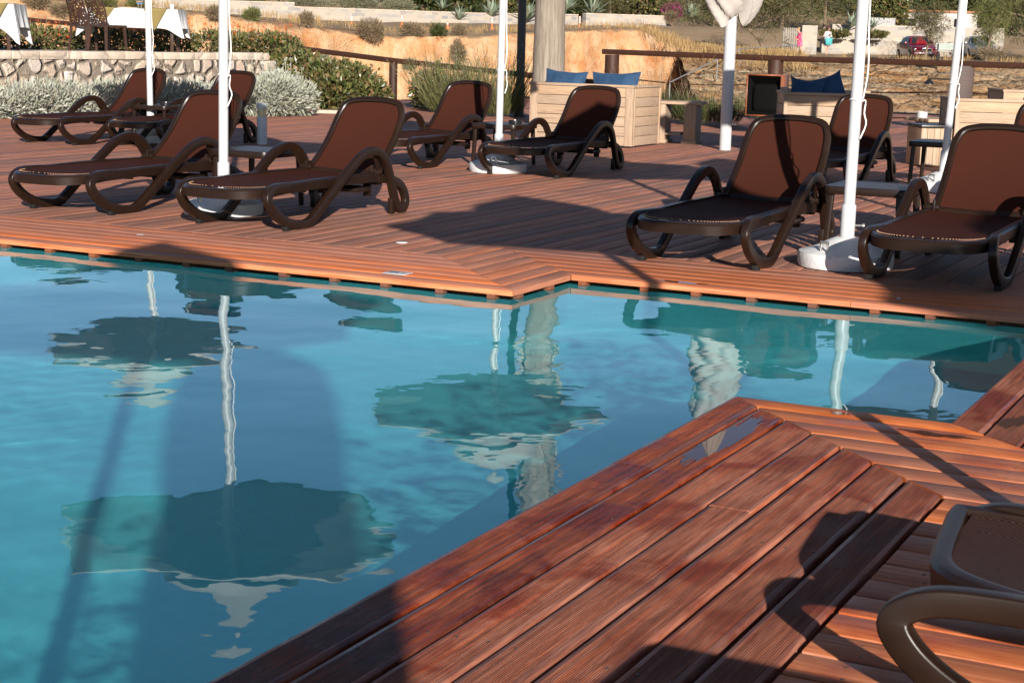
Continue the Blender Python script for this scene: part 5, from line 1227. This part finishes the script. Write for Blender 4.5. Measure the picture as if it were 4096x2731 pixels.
# scrub and grass masses nobody could count
def scatter(name, pts, n_each, ln, wr, mat, seed, spread=.25, up=1.6):
    rg = np.random.default_rng(seed); P = np.repeat(np.array(pts), n_each, 0); k = len(P); P = P + rg.normal(size=(k, 3)) * np.array([spread, spread, 0]); D = unit(rg, k) * .55 + np.array([0, 0, up]); L = ln * rg.uniform(.5, 1.3, k)
    V, F = leaf_mesh(P, D, L, wr, seed); o = mk_leaves(name, V, F, mat); return tag(o, kind='stuff')
rg = np.random.default_rng(77); pts = []
while len(pts) < 260:
    x = rg.uniform(-30, 34); y = float(interp(YE, x)) + rg.uniform(-.5, 14)
    if x > 12 and not (x > 26 or y < 95) : continue
    pts.append((x, y, G(x, max(y, float(interp(YE, x)) + 4.3)) if y > interp(YE, x) + 4.3 else float(interp(ZT, x))))
scatter('dry_grass', pts, 26, .42, .05, M['straw'], 5)
pts = []
while len(pts) < 230:
    x = rg.uniform(6.5, 16); y = float(interp(YE, x)) + rg.uniform(-3.5, 9); b = y - float(interp(YE, x)); pts.append((x, y, float(interp(ZT, x)) + (min(0, b) * .22)))
scatter('slope_grass', pts, 30, .6, .05, M['straw'], 6, .35, 1.2)
def agave(px, py, y, h, label, n=26, seed=1):
    b = unp(px, py, y); rr = random.Random(seed); r = empty('agave', tuple(b), 0, label, 'agave', 'agaves on the cliff top'); m = MB()
    for k in range(n):
        a = k * 2.4 + rr.uniform(-.2, .2); el = R(88 - 70 * (k / n) ** .8); L = h * rr.uniform(.8, 1.1); w = L * .075; c_, s_ = math.cos(a), math.sin(a); P = []
        for q in range(6):
            t_ = q / 5; rad = .05 * h + L * t_ * math.cos(el) + .10 * L * t_ * t_; z = L * t_ * math.sin(el) - .12 * L * t_ ** 3 * (1 - math.sin(el)); ww = w * (1 - t_ ** 2.2) * (.7 + .9 * t_ * (1 - t_) * 2); P += [(c_ * rad - s_ * ww, s_ * rad + c_ * ww, z + ww * .3), (c_ * rad, s_ * rad, z - ww * .15), (c_ * rad + s_ * ww, s_ * rad - c_ * ww, z + ww * .3)]
        m.grid(P, 3, 6)
    m.build('leaves', M['agave'], r, sharp=None)
agave(1836, 76, 117, 1.0, 'small grey agave on the wall top in the middle', 22, 1); agave(1966, 70, 119, 1.5, 'tall grey agave behind the middle parasol pole', 26, 2); agave(2112, 78, 120, 1.5, 'spreading agave directly behind the black lamp post', 26, 3); agave(2268, 42, 129, 1.35, 'broad agave with upright leaves right of the palm', 24, 4); agave(2375, 62, 130, 1.7, 'pale tall agave above the right stone wall', 26, 5); agave(2765, 70, 126, 1.5, 'blue grey agave near the closed parasol', 22, 6); agave(3405, 108, 114, 1.2, 'yellowish agave on the retaining wall left of the near parasol pole', 22, 7); agave(3490, 112, 114, .9, 'low yellowish agave right of the near parasol pole', 18, 8); agave(1770, 36, 122, .9, 'small dry agave at the top of the slope', 20, 9)
# ------------------------------------------------------------------ trees
def tree(name, x, y, h, crown, n, ln, mat, label, group, seed=1, trunk=.12, lean_=(0, 0), z=None, wr=.16, up=.1, forks=5, cat='tree', droop=0.0, clump=.30, shell=.3, low=False):
    rr = random.Random(seed); rg = np.random.default_rng(seed); z0 = G(x, y) if z is None else z; r = empty(name, (x, y, z0), 0, label, cat, group); m = MB(); tips = []
    fx, fy = lean_[0] * h * .45, lean_[1] * h * .45; hf = h * .36
    m.tube(spline([(0, 0, -.3), (fx * .3, fy * .3, hf * .5), (fx, fy, hf)], 5), trunk, 8, scale=list(np.linspace(1.15, .75, 11)))
    for k in range(forks):
        a = 6.28 * k / forks + rr.uniform(-.4, .4); rad = crown[0] * rr.uniform(.45, .95); tx, ty, tz = crown[3] + math.cos(a) * rad, crown[4] + math.sin(a) * rad * crown[1] / crown[0], h * rr.uniform(.55, .95)
        pts = spline([(fx, fy, hf), (fx + (tx - fx) * .4 + rr.uniform(-.15, .15), fy + (ty - fy) * .4, hf + (tz - hf) * .55), (tx, ty, tz)], 4); m.tube(pts, trunk * .5, 6, scale=list(np.linspace(1, .3, len(pts))))
        for q in range(3):
            p = pts[rr.randrange(3, len(pts))]; e = (p[0] + rr.uniform(-.5, .5) * crown[0], p[1] + rr.uniform(-.5, .5) * crown[1], p[2] + rr.uniform(-.15, .3) * h); m.tube([p, ((p[0] + e[0]) / 2, (p[1] + e[1]) / 2, (p[2] + e[2]) / 2 + .05 * h), e], trunk * .2, 5, scale=[1, .7, .3]); tips.append(e)
        tips.append((tx, ty, tz))
    m.build('trunk', M['bark'], r)
    bl = [(t_[0], t_[1], t_[2], clump * crown[0] * rr.uniform(.8, 1.4), clump * crown[1] * rr.uniform(.8, 1.4), clump * crown[2] * rr.uniform(.7, 1.2)) for t_ in tips]
    for k in range(int(8)): a = rr.uniform(0, 6.28); q = rr.random() ** .5 * .85; bl.append((crown[3] + q * crown[0] * math.cos(a), crown[4] + q * crown[1] * math.sin(a), h - crown[2] * rr.uniform(.3, 1.6), clump * crown[0], clump * crown[1], clump * crown[2]))
    if low:
        for k in range(14): a = rr.uniform(0, 6.28); q = rr.random() ** .5 * .9; bl.append((q * crown[0] * math.cos(a), q * crown[1] * math.sin(a), h * rr.uniform(.10, .55), clump * crown[0], clump * crown[1], clump * crown[2] * .7))
    P, d = blob_leaves(rg, bl, n, shell); D = d + unit(rg, n) * .7 + np.array([0, 0, up - droop]); L = ln * rg.uniform(.6, 1.3, n); V, F = leaf_mesh(P, D, L, wr, seed); mk_leaves('crown', V, F, mat, r); return r
TG = 'feathery tamarisk trees across the cove'
# name, x, y, h, crown(rx, ry, rz, ox, oy), n ...
tree('tamarisk', 12.6, 101, 4.6, (3.2, 2.2, 2.0, -.6, 0), 9000, .34, M['lf_tam'], 'large feathery tamarisk spreading behind the closed parasol', TG, 1, .16, (.35, 0), None, .10, -.1, 7, droop=.25)
tree('tamarisk', 15.4, 104, 4.4, (2.6, 2.0, 2.0, .3, 0), 7500, .34, M['lf_tam'], 'feathery tamarisk left of the walker in pink with a slanting bare limb', TG, 2, .14, (-.6, 0), None, .10, -.1, 6, droop=.25)
tree('tamarisk', 23.0, 94.5, 3.3, (1.25, 1.1, 1.25, .1, 0), 5200, .24, M['lf_tam'], 'small round tamarisk in front of the red car', TG, 3, .075, (.12, 0), None, .10, .0, 6, droop=.15)
tree('tamarisk', 25.9, 92.5, 3.6, (1.1, 1.1, 1.7, .3, 0), 5200, .24, M['lf_olive'], 'slender ochre green tamarisk behind the leaning parasol pole', TG, 4, .08, (.1, 0), None, .10, .0, 6, droop=.25)
tree('tamarisk', 30.0, 97, 5.2, (2.6, 2.2, 2.3, -.3, 0), 9500, .32, M['lf_tam'], 'large dark tamarisk with a leaning pale trunk at the right edge', TG, 5, .17, (.55, 0), None, .10, -.1, 7, droop=.3)
tree('tamarisk', 33.6, 101, 5.0, (2.6, 2.2, 2.4, 0, 0), 7500, .34, M['lf_dark'], 'dark tamarisk at the far upper right corner', TG, 6, .16, (.2, 0), None, .10, -.1, 6, droop=.3)
BGN = 'dark leafy trees on the hill behind the stone walls'
for i, (px, y, h, rx, lab, mt) in enumerate([(1690, 132, 4.2, 2.4, 'dark leafy tree farthest left of the hill row', 'lf_dark'), (1830, 134, 4.4, 2.2, 'dark leafy tree above the small agave', 'lf_dark'), (1960, 136, 4.6, 2.4, 'dark leafy tree behind the tall agave', 'lf_green'), (2100, 136, 4.4, 2.3, 'dark leafy tree behind the black lamp post', 'lf_green'), (2290, 138, 4.6, 2.6, 'leafy tree just right of the palm trunk', 'lf_dark'), (2440, 137, 4.3, 2.3, 'dusty round tree above the right stone wall', 'lf_tam'), (2560, 139, 4.8, 2.6, 'leafy tree left of the magenta flowers', 'lf_green'), (2860, 136, 5.0, 2.6, 'olive tree showing behind the closed parasol', 'lf_tam'),
        (3130, 128, 5.2, 2.6, 'dusty tree above the walker in pink', 'lf_tam'), (3300, 130, 5.4, 2.6, 'dusty tree above the walker with the bag', 'lf_tam'), (3470, 128, 4.6, 2.0, 'dusty tree right of the near parasol pole', 'lf_tam'), (3560, 117.5, 4.2, 1.1, 'dense green climbing bush at the corner of the white house wall', 'lf_green'), (3760, 131, 5.6, 2.6, 'dark tree above the white house wall', 'lf_dark'), (3950, 130, 6.0, 3.0, 'dark tree high at the right edge', 'lf_dark'), (4080, 124, 6.0, 2.6, 'dark tree cut by the right picture edge', 'lf_dark')]):
    x = unp(px, 60, y).x; tree('leafy_tree', x, y, h, (rx, rx * .8, h * .5, 0, 0), 5200, .34, M[mt], lab, BGN, 300 + i, .13, (0, 0), None, .5 if mt != 'lf_tam' else .12, .1, 5, clump=.42, shell=.4, low=True)
px_bush('bougainvillea', 2695, 44, 90, 70, 133, 2200, M['lf_bougain'], .24, 'magenta flowering bougainvillea left of the blue grey agave', None, .6, 411, 'shrub')
px_bush('dry_aloe', 2680, 70, 60, 34, 128, 900, M['lf_dry'], .4, 'reddish dry aloe clump at the end of the right stone wall', None, .06, 412, 'shrub')
SG = 'grey green scrub mounds above the middle wall'
for i, (px, py, w, h, y, lab) in enumerate([(760, 8, 230, 50, 121, 'green clipped mound above the taller wall'), (980, 6, 220, 46, 122, 'dark green clipped mound over the taller wall'), (1240, 12, 230, 60, 124, 'grey scrub mound right of the wall step'), (1430, 14, 220, 60, 126, 'grey green scrub mound in the middle of the slope'), (1590, 22, 170, 60, 127, 'pale scrub mound left of the small dry agave')]):
    px_bush('scrub_mound', px, py, w, h, y, 3600, M['lf_scrub'] if i > 1 else M['lf_olive'], .26, lab, SG, .12, 420 + i, 'shrub', 6)
for i, (px, py, w, h, lab) in enumerate([(3330, 135, 150, 34, 'low green hedge in front of the retaining wall, left part'), (3480, 138, 150, 30, 'low green hedge in front of the retaining wall, right part')]):
    px_bush('low_hedge', px, py, w, h, 111, 2600, M['lf_green'], .16, lab, 'low hedges by the retaining wall', .5, 430 + i, 'hedge', 7)
px_bush('edge_shrub', 3960, 215, 150, 40, 90, 1500, M['lf_dry'], .3, 'dry bush on the ground at the right edge below the silver car', BG, .06, 441); px_bush('edge_shrub', 3420, 225, 60, 20, 91, 500, M['lf_dry'], .2, 'small dry tuft between walker and red car', BG, .06, 442)
# backing wood on the hill that closes the view
rgb = np.random.default_rng(5); bl = []
for k in range(190): x = rgb.uniform(-62, 75); y = rgb.uniform(141, 158); bl.append((x, y, G(x, y) + rgb.uniform(.6, 3.2), 2.6, 2.0, 2.2))
P, d = blob_leaves(rgb, bl, 30000, .5); V, F = leaf_mesh(P, d + unit(rgb, 30000) * .8, .55 * rgb.uniform(.6, 1.3, 30000), .5, 9); o = mk_leaves('hill_wood', V, F, M['lf_dark']); tag(o, kind='stuff')
# metal handrail on the slope
M['galv'] = plain('galvanised steel', (.42, .42, .41), .4, .5, .7)
hr = [unp(2680, 330, 80), unp(2870, 238, 84), unp(2960, 196, 90), unp(3060, 190, 93), unp(3195, 182, 97)]
r = empty('hand_rail', tuple(hr[1]), 0, 'thin galvanised handrail climbing the slope towards the walkers', 'handrail'); m = MB(); m.tube([p - hr[1] for p in hr], .03, 8); m.build('rail', M['galv'], r)
for p in hr: q = p - hr[1]; m = MB(); m.lathe([(.025, q.z - 1.0), (.025, q.z)], 8, (q.x, q.y, 0)); m.build('post', M['galv'], r)
# ------------------------------------------------------------------ people across the cove
M['skin'] = plain('skin', (.50, .27, .19), .55, .4, var=.05); M['hair_bl'] = plain('blond hair', (.32, .17, .07), .6, .4, scale=30); M['hair_dk'] = plain('dark curly hair', (.045, .016, .012), .6, .4, scale=30)
def pink_mat():
    t = NT('pink patterned cotton'); n = t.noise(t.coord('Object'), 14, 2); t.base(t.ramp(n, [(.42, (.55, .025, .14)), (.5, (.62, .06, .06)), (.58, (.60, .20, .30))]), .8, .2); return t.m
M['pink'] = pink_mat(); M['blouse'] = plain('white blouse', (.68, .66, .64), .8, .2); M['skirt'] = plain('grey skirt', (.20, .19, .19), .8, .2); M['teal'] = plain('turquoise bag', (.045, .26, .27), .6, .3)
def skin_body(name, joints, edges, mat, parent):
    me = bpy.data.meshes.new(name); me.from_pydata([j[0] for j in joints], edges, []); o = bpy.data.objects.new(name, me); col.objects.link(o); o.parent = parent
    md = o.modifiers.new('skin', 'SKIN'); md.use_smooth_shade = True
    for i, j in enumerate(joints): s_ = me.skin_vertices[0].data[i]; s_.radius = (j[1], j[1] if len(j) < 3 else j[2]); s_.use_root = (i == 0)
    sd = o.modifiers.new('sub', 'SUBSURF'); sd.levels = 1; sd.render_levels = 2; me.materials.append(mat); return o
def person(loc, rz, label, pose, hair, build_clothes):
    r = empty('person', loc, rz, label, 'person', None); H = {}
    def J(*a): return a
    j = [((0, 0, .88), .115, .085), ((0, 0, 1.02), .10, .08), ((0, -.01, 1.20), .125, .085), ((0, -.02, 1.34), .13, .075), ((0, -.035, 1.415), .048), ((0, -.06 - pose['nod'], 1.47), .05), ((0, -.07 - pose['nod'] * 1.3, 1.545), .082, .095), ((0, -.065 - pose['nod'] * 1.3, 1.615), .066, .085)]
    e = [(0, 1), (1, 2), (2, 3), (3, 4), (4, 5), (5, 6), (6, 7)]
    for sx, arm, leg in ((-1, pose['armL'], pose['legL']), (1, pose['armR'], pose['legR'])):
        b = len(j); j += [((sx * .15, -.02, 1.345), .055), (arm[0], .040), (arm[1], .032), (arm[2], .022)]; e += [(3, b), (b, b + 1), (b + 1, b + 2), (b + 2, b + 3)]
        w, t_ = Vector(arm[1]), Vector(arm[2]); d = (t_ - w).normalized(); sd = d.cross(Vector((0, 0, 1))); sd = sd.normalized() if sd.length > .1 else Vector((1, 0, 0)); dn = d.cross(sd).normalized()
        palm = b + 3
        for k, (off, ln) in enumerate(((-.028, .058), (-.010, .072), (.010, .075), (.028, .066))):
            p1 = t_ + sd * off + d * ln * .5; p2 = p1 + d * ln * .35 + dn * ln * .35; q = len(j); j += [(tuple(p1), .0085), (tuple(p2), .0075)]; e += [(palm, q), (q, q + 1)]
        q = len(j); p1 = t_ - d * .025 + sd * (-sx * .036); j += [(tuple(p1), .010), (tuple(p1 + d * .035 - sd * sx * .012), .008)]; e += [(palm, q), (q, q + 1)]
        b = len(j); j += [((sx * .085, 0, .82), .085), (leg[0], .055), (leg[1], .036), (leg[2], .036, .026), (leg[3], .026, .018)]; e += [(0, b), (b, b + 1), (b + 1, b + 2), (b + 2, b + 3), (b + 3, b + 4)]
    body = skin_body('body', j, e, M['skin'], r)
    m = MB(); hc = Vector((0, -.068 - pose['nod'] * 1.3, 1.585)); m.lathe([(.02, -.02), (.03, 0), (.012, .028)], 8, M=Matrix.Translation(hc + Vector((0, -.095, -.045))) @ Matrix.Rotation(math.pi / 2, 4, 'X')); m.build('nose', M['skin'], body)
    hair(r, hc); build_clothes(r); return r
def lump(m, c_, rx, ry, rz, amp=.1, seed=1, n=14):
    rg = random.Random(seed); P = []
    for jj in range(n):
        ph = math.pi * jj / (n - 1)
        for i in range(n): a = 2 * math.pi * i / n; q = 1 + amp * math.sin(3 * a + seed) * math.sin(2 * ph) + rg.uniform(-amp, amp) * .5; P.append((c_[0] + rx * q * math.sin(ph) * math.cos(a), c_[1] + ry * q * math.sin(ph) * math.sin(a), c_[2] + rz * q * math.cos(ph)))
    m.grid(P, n, n, closed_x=True)
def hair_bun(r, hc): m = MB(); lump(m, hc + Vector((0, .035, .035)), .088, .090, .085, .06, 2); lump(m, hc + Vector((0, .085, .095)), .045, .045, .045, .12, 3); m.build('hair', M['hair_bl'], r)
def hair_curly(r, hc): m = MB(); lump(m, hc + Vector((0, .03, .03)), .125, .12, .12, .16, 5); lump(m, hc + Vector((.06, .05, -.06)), .075, .075, .09, .18, 6); lump(m, hc + Vector((-.06, .05, -.06)), .075, .075, .09, .18, 7); m.build('hair', M['hair_dk'], r)
def tunic(r):
    m = MB(); P = []; prof = [(1.41, .075, .06), (1.36, .17, .10), (1.22, .165, .125), (1.05, .155, .125), (.88, .185, .15), (.72, .20, .165), (.58, .205, .17)]
    for z, a, b in prof:
        for k in range(24): t_ = 2 * math.pi * k / 24; f = 1 + .04 * math.sin(5 * t_ + z * 4) * (1.5 - z); P.append((a * f * math.cos(t_), -.015 + b * f * math.sin(t_), z))
    m.grid(P, 24, len(prof), closed_x=True)
    m.tube([(-.15, -.02, 1.35), (-.21, -.04, 1.16), (-.16, -.20, 1.05)], .062, 10); m.tube([(.15, -.02, 1.35), (.21, -.02, 1.14), (.20, -.14, 1.00)], .062, 10)
    m.build('tunic', M['pink'], r)
def blouse(r):
    m = MB(); P = []; prof = [(1.41, .075, .06), (1.36, .18, .10), (1.2, .185, .13), (1.0, .19, .14), (.86, .20, .15)]
    for z, a, b in prof:
        for k in range(24): t_ = 2 * math.pi * k / 24; f = 1 + .05 * math.sin(6 * t_ + z * 5) * (1.5 - z); P.append((a * f * math.cos(t_), -.015 + b * f * math.sin(t_), z))
    m.grid(P, 24, len(prof), closed_x=True); m.tube([(-.16, -.02, 1.35), (-.25, -.03, 1.13), (-.10, -.22, 1.13)], .065, 10); m.tube([(.16, -.02, 1.35), (.25, -.03, 1.13), (.10, -.22, 1.13)], .065, 10); m.build('blouse', M['blouse'], r)
    m = MB(); m.lathe([(.165, .90), (.185, .75), (.20, .56)], 20); m.build('skirt', M['skirt'], r)
p = unp(3196, 226, 100); stride = lambda f, x: [(x, -.06 * f, .46), (x, .05 - .20 * f if f > 0 else .22, .10), (x, .0 - .20 * f if f > 0 else .24, .045), (x, -.12 - .20 * f if f > 0 else .12, .02)]
person((p.x, 100, p.z), R(-75), 'person in a pink patterned tunic walking with head bowed, light hair tied up', dict(nod=.06, armL=[(-.21, -.04, 1.12), (-.13, -.24, 1.02), (-.07, -.29, 1.02)], armR=[(.21, -.02, 1.10), (.18, -.19, .98), (.12, -.26, .97)], legL=stride(1, -.09), legR=stride(-.6, .09)), hair_bun, tunic)
p = unp(3305, 222, 100)
pr = person((p.x, 100, p.z), R(18), 'person in a white blouse and grey skirt looking at a phone, dark curly hair', dict(nod=.05, armL=[(-.24, -.03, 1.12), (-.07, -.25, 1.16), (-.03, -.29, 1.19)], armR=[(.24, -.03, 1.12), (.07, -.25, 1.16), (.03, -.29, 1.19)], legL=stride(.8, -.09), legR=stride(-.6, .09)), hair_curly, blouse)
m = MB(); m.rbox((-.035, -.006, -.065), (.035, .006, .065), .004); o = m.build('phone', M['black']); o.location = (p.x + .09, 99.69, p.z + 1.23); o.rotation_euler = (-.5, 0, R(18)); tag(o, 'dark phone held up by the walker in white', 'phone')
r = empty('tote_bag', (p.x + .06, 99.76, p.z + .62), R(12), 'turquoise tote bag hanging from the arm of the walker in white', 'bag'); m = MB(); P = []
for z, a, b in ((0, .17, .06), (.05, .20, .08), (.30, .235, .06), (.40, .24, .03)):
    for k in range(20): t_ = 2 * math.pi * k / 20; P.append((a * math.copysign(abs(math.cos(t_)) ** .6, math.cos(t_)), b * math.sin(t_), z))
m.grid(P, 20, 4, closed_x=True); m.add([P[k] for k in range(20)], [tuple(range(20))[::-1]]); m.build('bag_body', M['teal'], r, sharp=60)
for yy in (-.03, .03): m = MB(); m.tube(spline([(-.10, yy, .39), (-.05, yy, .58), (.05, yy, .60), (.10, yy, .39)], 4), .009, 6); m.build('strap', M['teal'], r)
# ------------------------------------------------------------------ cars
def paint(name, c): t = NT(name); t.base(c, .28, .5); t.b.inputs['Coat Weight'].default_value = .6; t.b.inputs['Coat Roughness'].default_value = .06; return t.m
M['car_red'] = paint('dark red car paint', (.20, .008, .012)); M['car_silver'] = paint('silver car paint', (.34, .35, .36)); M['car_glass'] = plain('dark car glass', (.015, .018, .02), .06, .6); M['lamp_glass'] = plain('headlight glass', (.55, .55, .52), .12, .6); M['tyre'] = plain('tyre rubber', (.018, .018, .018), .8, .3); M['rim'] = plain('alloy rim', (.42, .42, .42), .3, .5, .8)
def make_car(loc, rz, paintm, label, grille=True):
    """a saloon, nose towards -y, 4.3 m long"""
    r = empty('parked_car', loc, rz, label, 'car', 'parked cars across the cove')
    # body: lofted stations along y (half width, z low, z beltline)
    st = [(-2.16, .58, .32, .56), (-2.10, .74, .24, .66), (-1.9, .82, .20, .74), (-1.5, .855, .20, .82), (-.9, .865, .20, .90), (0, .87, .20, .93), (.9, .87, .20, .95), (1.5, .86, .22, .97), (1.9, .82, .26, .98), (2.08, .76, .30, .96), (2.14, .62, .38, .90)]
    P = []; K = 14
    for y, w, zl, zh in st:
        zm = zl + (zh - zl) * .55
        pf = [(-w * .90, zl), (-w * .985, zl + .05), (-w, zm), (-w * .97, zh - .05), (-w * .88, zh), (-w * .45, zh + .03), (0, zh + .04)]
        pf = pf + [(-a, b) for a, b in pf[-2::-1]]
        P += [(a, y, b) for a, b in pf]
    k = 13; m = MB(); m.grid(P, k, len(st)); m.add(P[:k], [tuple(range(k))]); m.add(P[-k:], [tuple(range(k))[::-1]]); m.add([P[i * k] for i in range(len(st))] + [P[i * k + k - 1] for i in range(len(st))][::-1], [tuple(range(2 * len(st)))]); body = m.build('body', paintm, r, sharp=40)
    # cabin
    cs = [(-.98, .74, .92, .93), (-.45, .60, .94, 1.33), (0, .585, .96, 1.41), (.6, .585, .97, 1.41), (1.15, .60, .98, 1.32), (1.62, .70, .98, 1.00)]
    P = []
    for y, w, zl, zh in cs: P += [(-.80, y, zl - .02), (-.78 + (.78 - w) * .5, y, (zl + zh) / 2), (-w, y, zh - .02), (-w * .8, y, zh + .01), (0, y, zh + .03), (w * .8, y, zh + .01), (w, y, zh - .02), (.78 - (.78 - w) * .5, y, (zl + zh) / 2), (.80, y, zl - .02)]
    m = MB(); m.grid(P, 9, len(cs)); m.build('roof', paintm, r, sharp=40)
    def pane(name, q): m = MB(); m.smooth = False; m.add(q, [(0, 1, 2, 3)]); m.build(name, M['car_glass'], r, sharp=None)
    pane('windscreen', [(-.66, -.955, .965), (.66, -.955, .965), (.53, -.478, 1.335), (-.53, -.478, 1.335)]); pane('rear_window', [(.60, 1.61, 1.04), (-.60, 1.61, 1.04), (-.53, 1.20, 1.33), (.53, 1.20, 1.33)])
    for s_ in (-1, 1):
        for (ya, yb, yc, yd) in ((-.72, .12, .10, -.38), (.18, 1.20, .98, .18)): q = [(s_ * .800, ya, .985), (s_ * .800, yb, .995), (s_ * .655, yc, 1.33), (s_ * .655, yd, 1.33)]; pane('side_window', q if s_ < 0 else q[::-1])
        m = MB(); m.rbox((s_ * .62 - .16, -2.125, .54), (s_ * .62 + .14, -2.06, .665), .02, Matrix.Translation((0, .02 + 0, 0))); m.build('headlight', M['lamp_glass'], r)
        m = MB(); m.rbox((s_ * .93 - .07, -.68, .93), (s_ * .93 + .07, -.58, 1.05), .03); m.build('wing_mirror', paintm, r)
        for y in (-1.32, 1.28):
            mt_ = Matrix.Translation((s_ * .80, y, .31)) @ Matrix.Rotation(math.pi / 2, 4, 'Y'); m = MB(); m.lathe([(.20, -.10), (.29, -.10), (.31, -.06), (.31, .06), (.29, .10), (.20, .10)], 28, M=mt_); w_ = m.build('wheel', M['tyre'], r)
            m = MB(); m.lathe([(.06, s_ * .112), (.19, s_ * .103), (.205, s_ * .06)], 20, M=mt_); m.build('rim', M['rim'], w_)
    m = MB(); m.rbox((-.80, -2.21, .23), (.80, -2.02, .44), .05); m.build('front_bumper', paintm, r)
    m = MB(); m.rbox((-.55, -2.222, .26), (.55, -2.19, .35), .02); m.build('air_intake', M['tyre'], r)
    if grille:
        m = MB(); m.rbox((-.30, -2.185, .53), (.30, -2.11, .70), .03); g_ = m.build('grille', M['rim'], r); m = MB(); m.rbox((-.26, -2.195, .555), (.26, -2.17, .675), .015); m.build('grille_opening', M['tyre'], g_)
        m = MB(); m.lathe([(.035, -.01), (.035, .01)], 14, M=Matrix.Translation((0, -2.19, .70)) @ Matrix.Rotation(math.pi / 2, 4, 'X')); m.build('badge', M['rim'], g_)
    m = MB(); m.rbox((-.24, -2.232, .37), (.24, -2.205, .475), .005); pl = m.build('number_plate', M['white_pl'], r)
    m = MB()
    for i, x in enumerate((-.17, -.11, -.05, .03, .09, .15)): m.box((x - .018, -2.236, .395), (x + .018, -2.233, .45))
    m.build('plate_characters', M['ink'], pl, sharp=None)
    return r
p = unp(3705, 200, 101); make_car((p.x, 103.2, G(p.x, 103.2) + .02), R(2), M['car_red'], 'dark red saloon car parked behind the small tamarisk, front towards the viewer')
p = unp(3955, 178, 108); make_car((p.x, 110.5, G(p.x, 110.5) + .02), R(-4), M['car_silver'], 'silver car parked in the shade of the large tamarisk at the right', False)
# ------------------------------------------------------------------ slatted bench by the far path
M['bench_w'] = plain('pale green white slats', (.28, .32, .29), .6, .3)
b = unp(3790, 238, 88); r = empty('slatted_bench', tuple(b), -.12, 'pale slatted park bench standing at the cove edge by the leaning parasol pole', 'bench'); m = MB()
for i in range(5): m.rbox((-.62, -.20 + i * .09, .40), (.62, -.13 + i * .09, .425), .006)
m.build('seat', M['bench_w'], r); m = MB()
for i in range(4): m.rbox((-.62, .24 + i * .02, .50 + i * .085), (.62, .265 + i * .02, .57 + i * .085), .006)
m.build('backrest', M['bench_w'], r)
for x in (-.5, .5): m = MB(); m.rbox((x - .03, -.2, -.1), (x + .03, -.14, .40), .005); m.rbox((x - .03, .18, -.1), (x + .03, .24, .80), .005); m.rbox((x - .03, -.2, .37), (x + .03, .24, .40), .005); m.build('leg', M['tyre'], r)
